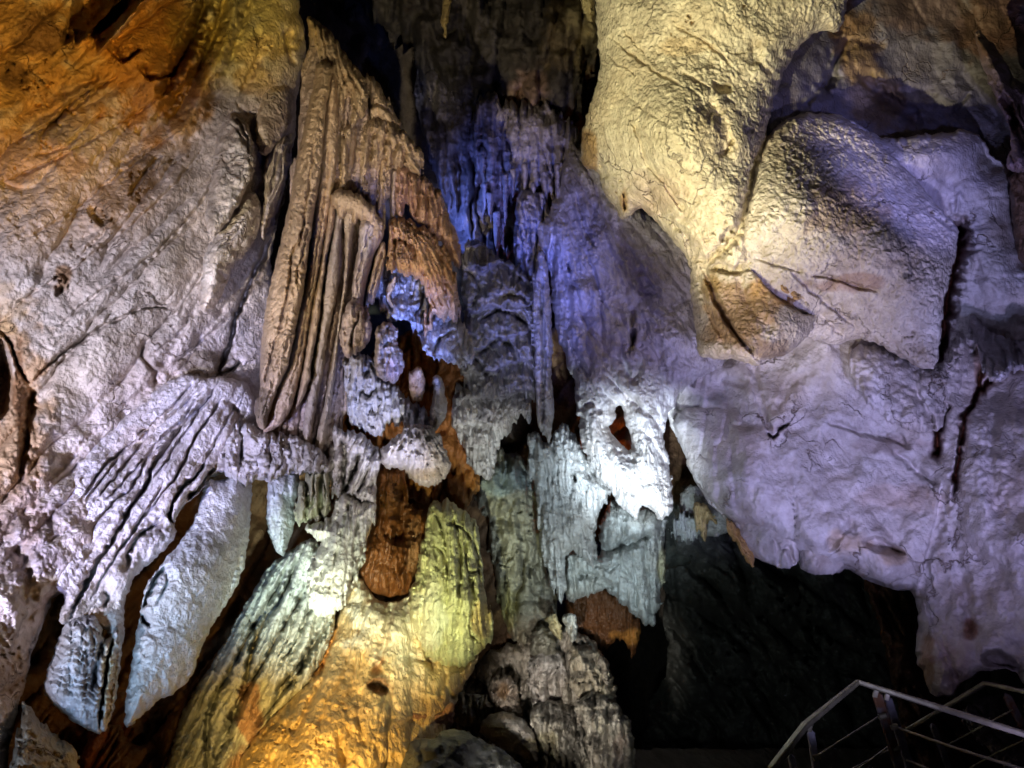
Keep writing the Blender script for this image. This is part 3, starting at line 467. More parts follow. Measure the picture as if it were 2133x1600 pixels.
for q_, (pa_, ww_) in enumerate((('708,250 702,330 696,402', [7, 6, 5]), ('738,262 730,340 720,405', [9, 8, 6]), ('764,270 757,350 748,412', [8, 7, 6]), ('800,330 796,390 790,440', [8, 7, 5]), ('822,352 820,410 818,455', [8, 7, 6]))):
    rib('rib', strip(pa_, ww_), [(760, 250, 7.6), (700, 400, 7.45), (820, 450, 7.55)], bulge=.15, edge=8, back=.1, col=(.5, .38, .24) if q_ % 2 else (.44, .36, .28))
ud = 'drapery'
def lobe(nm, label, outline, d, cat='drapery', group=None, **k):
    a = dict(step=2.4, bulge=.3, edge=34, back=.25, noise=((50, .05, 4), (14, .012, 3)), flutes=((('a', 4), 15, 130, .045), (('a', 4), 6, 60, .012)), col=TAN, colvar=.16, wob=(2.5, 16), teeth=(4, 12), warp=(5, 50))
    a.update(k); return tag(sheet(nm, M_drap, outline, d, **a), label, cat, group)
lobe('fluted_drapery', 'brown fluted drapery cap at the very top of the tan curtain, above all the ribs', '634,26 665,42 692,64 714,104 742,140 766,172 771,215 752,250 737,265 731,330 722,398 702,400 703,330 706,258 694,252 690,160 668,170 655,140 645,90', [(640, 40, 7.9), (760, 200, 7.6), (710, 390, 7.5)], flutes=(((640, -60, 260), 15, 200, .07), ((640, -60, 260), 6, 80, .015)), holes=('712,262 722,215 728,200 730,225 728,258 716,262',), col=(.52, .41, .27), bulge=.4, edge=26,
     strokes=(('766,172 772,195 770,235', 4, .2, 'R'), ('700,120 680,150 672,200', 3, .12), ('725,150 705,200 700,250', 3, .12), ('745,165 722,230 715,300', 3, .12)))
lobe('fluted_drapery', 'narrow brown drapery on the upper right rim of the tan curtain, against the black void', '755,146 790,172 812,215 826,242 840,264 812,262 785,248 772,250 770,200', [(760, 150, 7.9), (830, 260, 7.9)], col=(.5, .39, .26), bulge=.36, edge=22, strokes=(('775,215 800,222 820,240', 3, .1, 'R'),))
lobe('fluted_drapery', 'tan drapery lobe with blue lit gaps between its legs, second tier of the curtain', '735,340 748,266 775,242 812,247 842,270 867,298 882,330 880,372 862,362 845,350 824,348 818,400 804,426 790,420 782,360 774,352 768,417 745,405 740,330', [(760, 260, 7.7), (870, 340, 7.7), (770, 410, 7.6)], flutes=(((785, 120, 300), 18, 300, .08), ((785, 120, 300), 6, 80, .015)), bulge=.34,
     strokes=(('803,250 806,290 795,350 790,410', 3.5, .2), ('780,270 770,330 762,400', 3.5, .2), ('830,290 815,340 810,350', 3.5, .15), ('850,315 838,345', 3, .12)))
lobe('fluted_drapery', 'reddish tan drapery with fine vertical flutes along the right edge of the curtain, third tier', '820,342 850,345 876,362 900,385 922,405 932,440 947,475 960,510 962,560 946,552 932,522 902,492 880,470 858,455 848,420 840,450 828,452 818,420', [(830, 350, 7.7), (950, 540, 7.8), (830, 450, 7.6)], col=(.47, .31, .22), flutes=((('a', -5), 13, 120, .06), (('a', -5), 5, 50, .015)), terr=((('a', -30), 60, .08, .6),),
     strokes=(('872,372 875,420 862,455', 3.5, .15), ('838,360 840,440', 3, .1), ('850,350 848,440', 3, .12), ('890,395 892,460', 3, .12), ('915,410 915,480', 3, .12)))
lobe('fluted_drapery', 'bright orange domed drapery arching over the blue lit hollow', '804,464 824,451 856,458 888,474 918,505 932,537 951,575 960,605 957,645 946,668 926,665 904,655 898,690 882,700 886,660 893,628 880,600 868,580 842,572 822,566 802,562 804,519 810,500', [(815, 470, 7.5), (940, 560, 7.6), (930, 660, 7.5), (820, 560, 7.3)], col=(.60, .40, .23), bulge=.42, edge=46, flutes=(((825, 380, 240), 13, 160, .07), ((825, 380, 240), 5, 60, .02)), teeth=(7, 10),
     strokes=(('812,502 840,498 862,512 868,545', 4, .14, 'L'), ('845,460 862,475 872,500', 3, .1), ('900,500 925,560 930,640', 3, .1), ('880,560 900,600 895,650', 3, .14), ('858,470 900,500 940,570', 3, .08)))
lobe('hollow_back', 'rough blue lit rock face inside the hollow under the orange domed drapery', '780,535 905,550 930,640 955,662 985,700 990,750 965,768 925,752 898,745 885,735 868,692 850,668 812,668 795,655 782,600', [(800, 600, 7.9), (960, 700, 7.75), (880, 640, 7.9)], cat='flowstone', col=(.52, .52, .54), bulge=.15, flutes=((('a', 0), 16, 60, .08), (('a', 0), 6, 26, .02)), noise=((40, .08, 4), (12, .025, 3)), teeth=(6, 9),
     strokes=(('828,570 812,600 808,630 818,650', 3.5, .15), ('900,650 885,690 868,700', 4, .15), ('950,690 920,705 900,740', 5, .15, 'L'), ('880,600 878,640', 3, .1)))
lobe('twisted_rib', 'small curved brown rib standing in the blue hollow', '820,575 828,572 822,600 812,618 818,632 822,640 812,642 803,622 806,600', [(815, 600, 7.55)], cat='stalactite', bulge=.1, edge=8, col=(.42, .33, .22), teeth=None)
lobe('flowstone_lobe', 'smooth pinkish double lobe under the ribs, left of the small hollow', '720,631 742,617 758,634 774,666 778,697 757,728 732,744 714,739 709,712 713,660', [(740, 640, 7.1), (740, 730, 7.0)], cat='flowstone', col=(.55, .45, .38), bulge=.26, edge=22, flutes=((('a', 0), 16, 90, .06),), noise=((30, .04, 4), (12, .015, 3)), teeth=(4, 12), strokes=(('752,648 738,680 730,725', 2.6, .15), ('752,642 765,650', 2.5, .06)))
lobe('bulbous_stone', 'rounded tan knob with a bulbous lower end at the rim of the dark hollow', '778,685 800,671 822,675 829,695 823,714 836,735 843,765 838,787 822,796 800,792 784,775 776,735', [(800, 690, 7.1), (820, 770, 6.9)], cat='flowstone', col=(.55, .46, .36), bulge=.3, edge=26, flutes=(((800, 560, 200), 12, 70, .07),), noise=((26, .05, 4), (12, .02, 3)), teeth=(5, 12),
     strokes=(('822,715 808,712 800,722 795,760', 3, .08), ('812,735 806,760', 2.5, .05)), stains=((822, 770, 18, 26, (.62, .44, .36), .7), (808, 695, 10, 10, (.35, .28, .2), .6)))
lobe('flowstone_fringe', 'blue lit fringed flowstone below the knobs, ending in short drips', '716,742 775,735 792,790 820,797 842,828 882,845 908,888 890,900 870,892 850,882 825,890 812,872 800,905 770,905 745,890 724,868 717,800', [(740, 760, 7.3), (760, 880, 7.2), (890, 880, 7.1)], cat='flowstone', col=(.56, .56, .58), bulge=.3, flutes=((('a', 3), 16, 60, .11), (('a', 3), 6, 26, .02)), noise=((36, .09, 4), (12, .02, 3)), teeth=(7, 8))
lobe('stalagmite', 'stubby orange topped stone finger right of the dark hollow', '854,772 872,762 888,778 888,812 874,838 862,838 852,800', [(870, 790, 7.0)], cat='stalagmite', bulge=.2, edge=14, col=(.62, .42, .24), teeth=(3, 9), flutes=((('a', 0), 10, 60, .05),))
lobe('stalagmite', 'pale knobbly stone finger just right of the orange topped one', '897,788 911,778 923,792 926,818 934,850 922,884 905,900 893,884 898,845 905,815', [(910, 800, 7.05), (915, 880, 6.95)], cat='stalagmite', bulge=.22, edge=16, col=(.56, .52, .47), teeth=None, flutes=((('a', -5), 14, 60, .04),))
lobe('rock_backing', 'dark orange brown rock seen through the gaps behind the fringed flowstone', '690,840 840,660 1000,740 1010,1000 960,1080 900,1060 790,1000 700,1000', [(850, 750, 8.9), (960, 950, 8.7), (720, 950, 8.6)], cat='rock', step=4, col=(.36, .15, .04), bulge=.2, flutes=((('a', 10), 26, 80, .14),))

# ================================================================== centre back
lobe('flowstone_cascade', 'deep blue lit fluted wall in the far centre, right of the tan curtain edge', '850,150 930,140 1000,200 1080,240 1110,330 1100,480 1130,620 1040,680 985,640 950,500 920,400 890,320', [(900, 200, 12), (1100, 400, 11.6), (960, 450, 11), (1050, 650, 11)], cat='flowstone', step=3.5, col=(.36, .35, .36), bulge=.4, flutes=((('a', 1), 26, 160, .22), (('a', 1), 9, 60, .05)), noise=((80, .2, 5), (22, .05, 3)))
lobe('hanging_drapery', 'grey violet drapery with a fringe of small stalactites high in the far centre', '985,225 1010,190 1060,215 1110,205 1150,230 1195,260 1240,330 1260,420 1215,455 1180,430 1160,455 1140,400 1110,408 1080,400 1052,395 1050,470 1060,530 1040,540 1030,470 1015,450 1005,420 990,380 985,300', [(1000, 250, 10.9), (1200, 350, 10.2), (1050, 500, 10.5)], step=3, col=(.50, .47, .47), bulge=.4, flutes=((('a', 0), 22, 120, .16), (('a', 0), 8, 50, .03)), noise=((60, .14, 5), (18, .04, 3)), teeth=(16, 13),
     stains=((1010, 400, 16, 60, (.4, .34, .28), .6), (1060, 240, 60, 40, (.3, .27, .25), .6)), strokes=(('1000,230 998,330 1004,400', 5, .2), ('1145,290 1155,360 1160,430', 5, .3), ('1080,330 1060,360', 5, .15), ('1172,300 1170,340', 4, .2)))
lobe('stalactite', 'thin brown knobbly stalactite hanging alone at the top edge against the black void', '919,-60 944,-60 942,0 936,30 932,62 929,82 924,76 925,60 916,52 921,30 922,0', [(930, 0, 9.0)], cat='stalactite', bulge=.1, edge=10, back=.1, col=(.50, .42, .2), flutes=(), noise=((12, .03, 3),), teeth=None)
lobe('stalactite', 'short olive stalactite tip beside the yellow lit boulder at the top edge', '1203,-60 1240,-60 1240,20 1238,38 1232,48 1222,40 1212,18', [(1220, 0, 8.6)], cat='stalactite', bulge=.15, edge=14, back=.15, col=(.42, .36, .2), noise=((14, .04, 3),), teeth=None)
for k, (x, y0, y1, w, dd) in enumerate([(1052, 360, 470, 7, 10.0), (1068, 350, 412, 6, 9.95), (1092, 340, 405, 7, 10), (1110, 380, 425, 5, 9.9), (1128, 400, 440, 6, 9.9), (1020, 400, 455, 8, 10.1), (1034, 440, 520, 9, 10.1), (1160, 340, 455, 6, 9.6), (1010, 380, 440, 6, 10.2)]):
    wh = ['leftmost long', 'small', 'pointed', 'tiny', 'short', 'stout', 'long ragged', 'isolated right hand', 'thin left']
    lobe('stalactite', '%s violet grey stalactite in the fringe of the far centre drapery' % wh[k], strip('%d,%d %d,%d %d,%d' % (x, y0, x+2, (y0+y1)/2, x, y1), [w, w*.9, w*.6, .8]), [(x, y0, dd)], cat='stalactite', group='stalactites fringing the far centre drapery', bulge=.1, edge=7, back=.1, col=(.5, .47, .47), flutes=(), noise=((12, .03, 3),), teeth=None, wob=(1.5, 9))

struct(sheet('cave_wall', M_flow, '1118,470 1150,440 1185,300 1215,310 1260,330 1290,420 1500,480 1540,760 1430,800 1400,850 1388,869 1381,913 1392,955 1402,1006 1403,1058 1386,1078 1376,1088 1352,1056 1334,1052 1325,1088 1314,1072 1289,1054 1271,1020 1244,996 1227,965 1209,920 1199,834 1193,790 1175,740 1157,690 1150,640 1146,560 1125,520',
    [(1150, 500, 9.6), (1300, 450, 9.3), (1450, 600, 9.0), (1170, 650, 9.3), (1300, 800, 8.7), (1230, 940, 8.35), (1380, 950, 8.35), (1320, 1070, 8.15)], step=2.6, bulge=.42, edge=52, skirt=.5, col=(.60, .58, .57), colvar=.12,
    noise=((120, .1, 5), (34, .03, 4)), flutes=(((1060, 60, 600), 50, 300, .045), ((1060, 60, 600), 13, 60, .014)), terr=(((1060, 60, 600), 15, .014, 2.2),), teeth=(3, 10),
    holes=('1266,893 1275,882 1283,868 1281,852 1290,843 1298,850 1299,874 1316,911 1314,942 1300,932',),
    pits=(('1213,842 1225,832 1240,834 1246,846 1235,852 1218,850', .1, 8), ('1180,545 1188,545 1190,570 1182,572', .2, 4), ('1314,690 1324,680 1326,700 1322,724 1314,722', .3, 5)),
    stains=((1320, 690, 10, 60, (.35, .3, .2), .6), (1230, 600, 14, 14, (.4, .36, .3), .6), (1235, 690, 12, 12, (.4, .36, .3), .5), (1370, 570, 60, 60, (.52, .5, .5), .5)),
    strokes=(('1155,500 1148,560 1150,600 1146,640', 5, .3), ('1228,600 1230,630 1215,660', 5, .08, 'R'), ('1180,690 1210,760 1240,830 1245,900', 5, .08, 'R'), ('1205,640 1240,720 1270,780', 5, .06, 'R'), ('1250,420 1290,520 1350,640 1400,720', 16, .08, 'R'), ('1290,700 1300,760 1320,800 1340,740', 8, .12), ('1245,380 1240,440 1225,480', 5, .08), ('1200,400 1215,470 1240,520', 4, .1), ('1220,520 1240,580 1260,640', 4, .1), ('1260,780 1310,830 1360,870 1385,900', 7, .1),
             ('1245,800 1290,850', 7, .08), ('1318,640 1316,700 1310,740', 4, .14), ('1345,920 1340,980 1345,1040', 4, .05), ('1316,945 1318,1000 1322,1040', 6, .1), ('1400,640 1440,620', 6, .12), ('1340,610 1370,612', 5, .08), ('1170,560 1190,640 1180,700', 7, .08)),
    bumps=((1215, 605, 26, .15), (1390, 580, 60, .2), (1390, 690, 55, .2), (1300, 960, 40, .1), (1230, 800, 30, .1))))
lobe('flowstone_tiers', 'grey flowstone stacked in rounded tiers left of the dark red slot, dripping tips below', '969,497 1003,500 1025,525 1075,556 1103,575 1114,603 1118,681 1121,744 1118,806 1108,850 1098,870 1080,862 1066,885 1060,903 1036,920 1032,985 1018,1003 1000,990 980,975 965,927 940,888 946,820 965,800 952,740 958,690 972,650 961,600 960,545', [(990, 520, 9.4), (1100, 620, 9.3), (980, 700, 8.9), (1100, 850, 8.7), (1015, 990, 8.3), (950, 850, 8.4)], cat='flowstone', col=(.40, .39, .37), bulge=.35, edge=50,
     terr=((('a', -6), 62, .26, .55), (('a', -6), 22, .03, 1.)), flutes=((('a', 2), 18, 70, .08), (('a', 2), 7, 40, .02)), noise=((60, .1, 5), (18, .03, 3)), teeth=(6, 11), stains=((1000, 900, 60, 80, (.56, .55, .53), .9), (1010, 860, 60, 40, (.52, .5, .5), .7)),
     strokes=(('970,560 1000,590 985,640', 4, .2), ('1000,740 1030,700 1070,720 1085,760', 5, .25, 'L'), ('955,730 990,745 1020,790', 5, .25), ('1040,620 1075,612 1110,640', 5, .2), ('1000,670 1050,640 1110,690', 5, .25)))
lobe('stone_column', 'deep blue fluted column recessed behind the violet stalactite fringe, left of the purple wall', '1078,395 1108,392 1138,405 1150,470 1147,540 1136,600 1112,620 1085,590 1070,540 1070,470', [(1110, 400, 10.1), (1110, 600, 9.8)], cat='column', col=(.42, .42, .46), bulge=.4, edge=40, back=.3, flutes=((('a', 0), 20, 120, .14), (('a', 0), 8, 50, .03)), noise=((40, .1, 5), (14, .03, 3)))
lobe('hanging_pendant', 'pale pendant of dripping flowstone with a pointed tip, below the grey tiers', '944,812 962,800 1000,826 1040,822 1080,836 1110,850 1100,868 1082,862 1066,885 1060,903 1036,920 1032,985 1018,1003 1000,990 980,975 965,927 940,888', [(960, 820, 8.5), (1100, 850, 8.5), (1015, 990, 8.1)], cat='stalactite', col=(.60, .59, .55), bulge=.34, edge=36, back=.3, flutes=((('a', 2), 18, 90, .09), (('a', 2), 7, 40, .02)), noise=((40, .08, 5), (14, .03, 3)), teeth=(7, 9), pebble=((12, .015),))
lobe('ribbon_stalactite', 'pale ribbon stalactite with a black seam, left side of the dark red slot', '1105,590 1118,530 1130,515 1142,560 1148,620 1150,700 1150,800 1156,860 1151,905 1143,925 1131,908 1121,880 1116,840 1110,700', [(1125, 560, 9.1), (1140, 900, 8.4)], cat='stalactite', bulge=.2, edge=14, back=.2, col=(.52, .51, .5), strokes=(('1128,560 1130,680 1135,760 1128,900', 3, .22),))
lobe('stalactite', 'slim bluish stalactite hanging just left of the ribbon with the black seam', strip('1098,700 1094,780 1098,850 1102,882', [9, 8, 6, 1]), [(1098, 700, 8.9), (1100, 880, 8.5)], cat='stalactite', bulge=.15, edge=9, back=.15, col=(.5, .5, .5))
lobe('hanging_curtain', 'ragged bluish white rock curtain hanging left of and below the brightest lit one', '1099,900 1120,899 1141,925 1158,895 1175,876 1203,917 1227,960 1275,1018 1268,1034 1247,1072 1240,1110 1244,1164 1237,1197 1230,1178 1209,1164 1192,1144 1178,1171 1177,1247 1166,1262 1154,1232 1137,1178 1127,1144 1120,1102 1120,1058 1113,1020 1096,965 1106,937 1096,917', [(1120, 920, 8.7), (1250, 1020, 8.7), (1170, 1240, 8.3), (1120, 1100, 8.7)], col=(.56, .57, .57), bulge=.42, edge=44, flutes=((('a', -4), 26, 220, .09), (('a', -4), 8, 70, .02)), teeth=(4, 9), noise=((60, .08, 5), (16, .02, 3)), back=.3,
     pits=(('1190,985 1198,980 1204,1000 1200,1010 1192,1000', .25, 5),), strokes=(('1200,1000 1208,1060 1225,1140', 3, .06), ('1150,960 1165,1050 1170,1150', 6, .06)))
lobe('hanging_curtain', 'wide pale curtain with a dark horizontal fold and toothed lower edge under the bright one', '1262,1060 1275,1036 1395,1072 1386,1110 1388,1178 1378,1230 1381,1265 1366,1268 1359,1308 1345,1302 1314,1277 1280,1242 1265,1228 1222,1240 1208,1250 1176,1258 1176,1150 1200,1140 1236,1132 1250,1160 1247,1110', [(1280, 1060, 9.0), (1390, 1100, 9.0), (1200, 1240, 8.8), (1340, 1290, 8.6)], col=(.54, .57, .56), bulge=.42, edge=46, flutes=((('a', 3), 30, 160, .08), (('a', 3), 8, 60, .015)), teeth=(5, 10), back=.3,
     stains=((1385, 1180, 14, 60, (.5, .48, .28), .7),), strokes=(('1245,1140 1270,1152 1300,1135 1330,1125 1360,1112', 9, .22), ('1300,1060 1298,1120 1290,1170 1320,1220', 5, .1), ('1200,1195 1240,1200 1280,1230', 9, .18), ('1240,1175 1270,1190 1290,1170', 4, .08)), bumps=((1290, 1090, 35, .15), (1345, 1090, 35, .12), (1290, 1170, 35, .1)))
lobe('stalactite', 'cluster of short bluish drips between the bright curtain and the pale petal on its right', '1398,1085 1420,1070 1440,1072 1462,1082 1470,1100 1452,1108 1446,1140 1436,1112 1424,1142 1416,1110 1402,1126', [(1430, 1090, 8.8)], cat='stalactite', bulge=.12, edge=12, col=(.5, .55, .54), teeth=(8, 7))
lobe('stalactite', 'ochre streaked pointed drip under the pale petal beside the black cavern', '1440,1050 1462,1040 1500,1090 1470,1088 1475,1110 1466,1130 1456,1118', [(1460, 1080, 8.6)], cat='stalactite', bulge=.12, edge=10, col=(.55, .42, .2))
lobe('stalactite', 'slanting orange stained rock tooth on the lower edge of the right wall', '1508,1072 1530,1090 1556,1130 1572,1160 1570,1188 1556,1172 1535,1135 1515,1108', [(1540, 1120, 7.75)], cat='stalactite', bulge=.1, edge=10, col=(.58, .36, .13), flutes=((('a', -35), 10, 80, .03),))
lobe('rock_petal', 'smooth olive pale rock flap behind the ochre streaked drip', '1405,1040 1450,1000 1500,1060 1530,1100 1500,1118 1460,1118 1435,1100', [(1460, 1080, 9.1)], cat='rock', bulge=.15, edge=26, col=(.5, .52, .47), flutes=(), teeth=None)
lobe('stone_pillar', 'mottled grey green pillar of lumpy rock in shade between the yellow mound and the white curtains', '990,990 1035,930 1060,945 1090,950 1118,1020 1128,1100 1142,1180 1165,1270 1150,1310 1110,1345 1070,1345 1048,1290 1034,1240 1028,1200 1020,1150 1024,1110 1012,1080 985,1050', [(1040, 960, 9.3), (1130, 1200, 9.15), (1060, 1300, 9.0)], cat='column', step=3, bulge=.4, edge=50, back=.4, col=(.30, .29, .24), flutes=((('a', 0), 34, 120, .14),), noise=((46, .12, 5), (16, .03, 3)), pebble=((26, .07),), gro=1.2, specks=((1070, 1130, 70, 200, 13, .5, .1, (.07, .07, .05)),), stains=((1060, 1000, 50, 40, (.28, .36, .42), .7), (1050, 1260, 30, 50, (.35, .33, .12), .6)), teeth=(6, 14))
lobe('rock_shelf', 'dark brown shaded rock behind the toothed pale curtain with lamp glow painted orange on its lower rim', '1170,1260 1200,1235 1260,1218 1300,1250 1340,1300 1322,1365 1308,1345 1290,1330 1270,1345 1255,1400 1180,1340', [(1200, 1260, 9.3), (1300, 1340, 9.2)], cat='rock', bulge=.2, col=(.13, .055, .02), stains=((1305, 1330, 40, 22, (.55, .26, .06), .9),), teeth=(8, 10))  # orange patch paints lamp glow onto the lower rim
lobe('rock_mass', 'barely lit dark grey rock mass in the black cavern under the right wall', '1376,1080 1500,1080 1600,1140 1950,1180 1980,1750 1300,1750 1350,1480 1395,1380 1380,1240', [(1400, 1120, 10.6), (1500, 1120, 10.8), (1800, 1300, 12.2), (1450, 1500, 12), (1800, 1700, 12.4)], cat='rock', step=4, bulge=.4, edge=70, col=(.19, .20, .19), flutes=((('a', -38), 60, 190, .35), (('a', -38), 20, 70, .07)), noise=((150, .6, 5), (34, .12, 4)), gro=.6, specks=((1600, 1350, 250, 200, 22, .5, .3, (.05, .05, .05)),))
lobe('rock_mass', 'dim reddish brown rock face behind the right wall beside the handrail', '1780,1150 1900,1180 1930,1300 1960,1440 2060,1480 2200,1560 2200,1700 1900,1700 1860,1400', [(1850, 1250, 9.2), (2000, 1500, 8.6)], cat='rock', step=4, bulge=.4, edge=60, col=(.15, .075, .035), flutes=((('a', -30), 50, 160, .15),), noise=((80, .2, 5),))
lobe('rock_slab', 'pale broken rock slab seen through the handrail at the bottom right corner', '1990,1490 2050,1440 2133,1470 2200,1490 2200,1640 2110,1620 2040,1540', [(2060, 1470, 7.2), (2133, 1600, 6.9)], cat='rock', bulge=.2, edge=30, col=(.42, .38, .36), flutes=((('a', -40), 40, 90, .06),), noise=((40, .07, 4),))

PT = dict(cat='flowstone', step=2.8, back=.5, col=PALE, colvar=.14, wob=(3, 26), teeth=None, noise=((120, .09, 4), (34, .02, 4)), gro=.2, group='smooth petals of the right wall')
def petal(label, outline, d, **k):
    a = dict(PT); a.update(k); cat = a.pop('cat'); g = a.pop('group')
    return tag(sheet('rock_petal', M_smooth, outline, d, **a), label, cat, g)
petal('pale lavender rock petal ending in a small beak, just right of the ochre streaked drip', '1396,872 1440,846 1500,850 1560,835 1604,905 1634,950 1650,1050 1660,1110 1667,1160 1655,1182 1640,1188 1600,1173 1562,1160 1522,1094 1470,1042 1440,986 1412,916', [(1440, 900, 8.45), (1600, 900, 7.95), (1640, 1170, 7.6), (1480, 1040, 8.1)], bulge=.3, edge=110, flutes=(((1500, 500, 500), 60, 500, .04),),
      specks=((1560, 1080, 60, 80, 9, .45, .02, None),), strokes=(('1622,1150 1645,1140 1655,1182', 5, .12), ('1612,1120 1622,1150 1618,1180', 5, .08, 'R'), ('1500,1000 1505,1060 1540,1120', 14, .04)), stains=((1430, 880, 40, 20, (.5, .5, .5), .5), (1410, 990, 30, 40, (.6, .55, .42), .6)))
petal('broad smooth lavender rock petal at the middle of the roof edge over the black cavern', '1646,884 1690,850 1750,850 1820,900 1880,980 1910,1060 1915,1130 1895,1150 1855,1112 1812,1094 1772,1100 1742,1120 1762,1140 1800,1150 1768,1170 1745,1196 1702,1198 1674,1191 1666,1150 1655,1060 1642,960', [(1660, 900, 7.9), (1860, 950, 7.9), (1700, 1190, 7.45), (1900, 1120, 7.5)], bulge=.3, edge=100, flutes=(((1560, 500, 500), 70, 500, .035),), stains=((1790, 1130, 50, 22, (.42, .36, .28), .8), (1860, 1110, 50, 24, (.55, .42, .3), .7)),
      specks=((1664, 1060, 14, 110, 6, .62, .03, (.3, .28, .27)), (1780, 1140, 40, 16, 7, .6, .04, (.25, .22, .18))), strokes=(('1700,880 1760,950 1800,1040 1815,1090', 26, .13, 'R'), ('1690,900 1700,1000 1715,1090', 20, .07), ('1800,910 1860,990 1890,1080', 18, .09, 'R'), ('1735,1150 1760,1120 1790,1108', 5, .06)))
petal('small rounded grey lavender rock petal at the right end of the cavern roof', '1762,1176 1800,1148 1850,1146 1890,1160 1914,1190 1914,1232 1862,1229 1802,1209', [(1780, 1170, 7.65), (1910, 1200, 7.45)], bulge=.2, edge=34, specks=((1850, 1200, 60, 20, 8, .55, .05, (.3, .28, .3)),))
petal('purple scaly rock flap with a pale lower edge right under the angular boulder', '1762,730 1800,712 1860,738 1950,774 1988,700 2012,690 2034,742 2012,802 1976,842 1962,884 1944,905 1905,899 1862,886 1830,863 1798,833 1776,800', [(1780, 740, 7.55), (1990, 760, 7.75), (1900, 890, 7.35)], bulge=.2, edge=40, noise=((80, .1, 4), (22, .035, 4)), pebble=((16, .03),), teeth=(5, 10), strokes=(('1940,860 1946,900', 4, .2), ('1900,800 1930,850 1940,900', 6, .1)))
# ================================================================== upper right boulders
tag(sheet('hanging_boulder', M_peb, '1236,-160 1242,60 1251,150 1228,220 1206,300 1216,352 1244,352 1256,400 1284,436 1298,466 1330,430 1352,446 1400,500 1440,545 1436,600 1450,690 1450,738 1478,748 1512,748 1545,752 1580,764 1590,750 1640,740 1672,712 1690,692 1708,648 1690,600 1650,565 1590,545 1560,520 1570,440 1580,360 1592,300 1608,220 1640,130 1680,78 1718,60 1742,74 1762,40 1785,-160',
    [(1240, 0, 8.2), (1500, 0, 7.2), (1760, 0, 7.6), (1230, 330, 8.6), (1400, 300, 7.2), (1590, 260, 7.4), (1350, 480, 8.2), (1500, 480, 7.1), (1540, 750, 7.0), (1690, 650, 7.2), (1460, 650, 7.6), (1650, 100, 7.5)],
    step=2.6, bulge=.35, edge=55, back=.9, col=(.66, .60, .46), colvar=.14, noise=((210, .13, 5), (60, .022, 4)), pebble=((7.5, .017), (17, .012)), flutes=((('a', -35), 70, 260, .008),), gro=.3, specks=((1545, 130, 60, 50, 8, .55, .05, None), (1590, 230, 70, 110, 8, .5, .05, None), (1300, 200, 60, 60, 7, .42, .04, None), (1285, 380, 30, 60, 8, .6, .06, None), (1500, 500, 60, 60, 8, .55, .05, None), (1455, 600, 20, 90, 7, .55, .05, None), (1420, 460, 50, 40, 7, .5, .05, None), (1560, 400, 50, 70, 7, .48, .04, None), (1420, 60, 60, 40, 9, .5, .06, (.4, .26, .1)), (1560, 10, 90, 30, 9, .45, .06, (.4, .3, .12)), (1250, 120, 20, 80, 7, .5, .05, None)),
    stains=((1540, 650, 90, 80, (.48, .33, .17), .9), (1620, 600, 60, 40, (.62, .4, .16), .9), (1480, 600, 20, 40, (.4, .27, .1), .7), (1225, 320, 20, 60, (.42, .26, .1), .8), (1300, 420, 10, 30, (.4, .25, .06), .8), (1590, 725, 60, 22, (.28, .2, .12), .8), (1360, 400, 70, 60, (.58, .47, .38), .6), (1430, 100, 60, 20, (.6, .42, .2), .4)),
    pits=(('1478,160 1495,172 1515,172 1530,182 1518,198 1495,196 1485,185', .12, 6), ('1430,25 1442,30 1440,42 1428,38', .08, 5), ('1240,330 1262,340 1276,372 1250,378', .1, 10), ('1496,490 1520,470 1536,478 1515,505 1500,512', .16, 8), ('1515,300 1530,285 1532,300 1512,325 1506,322', .12, 6), ('1294,405 1302,400 1308,430 1300,455', .3, 5), ('1400,452 1430,448 1440,466 1420,476', .05, 8), ('1464,560 1480,570 1530,680 1560,730 1530,710 1490,650', .08, 8)),
    strokes=(('1270,75 1310,110 1350,140 1380,160 1420,180', 3, .05, 'R'), ('1300,60 1330,100 1345,112', 2.5, .04), ('1398,50 1440,70 1500,110 1525,140', 3, .05), ('1265,115 1300,140 1330,160', 2.5, .04), ('1290,180 1340,230 1400,260', 5, .03), ('1420,150 1480,185', 3, .04), ('1470,200 1500,250 1520,300 1500,330', 14, .07), ('1565,80 1580,130 1610,150', 12, .05), ('1320,280 1335,230 1350,210', 4, .05), ('1310,240 1330,290 1340,340 1380,380 1430,460', 10, .07, 'R'),
             ('1590,300 1570,370 1556,440 1530,500 1480,540 1465,570', 10, .2), ('1465,560 1480,620 1530,700 1580,752', 6, .14, 'R'), ('1566,560 1600,600 1640,640 1700,660', 12, .2, 'R'), ('1566,560 1530,575 1480,560', 10, .16, 'L'), ('1452,560 1470,650 1530,745', 4, .06), ('1345,370 1370,440 1430,490 1465,560', 10, .1), ('1535,560 1560,640 1620,700', 9, .05)),
    bumps=((1400, 250, 80, .15), (1480, 620, 40, .1), (1590, 660, 70, .12), (1440, 380, 60, .08))),
    'huge cream boulder lit yellow hanging from the top, with a brown stained tip', 'boulder')
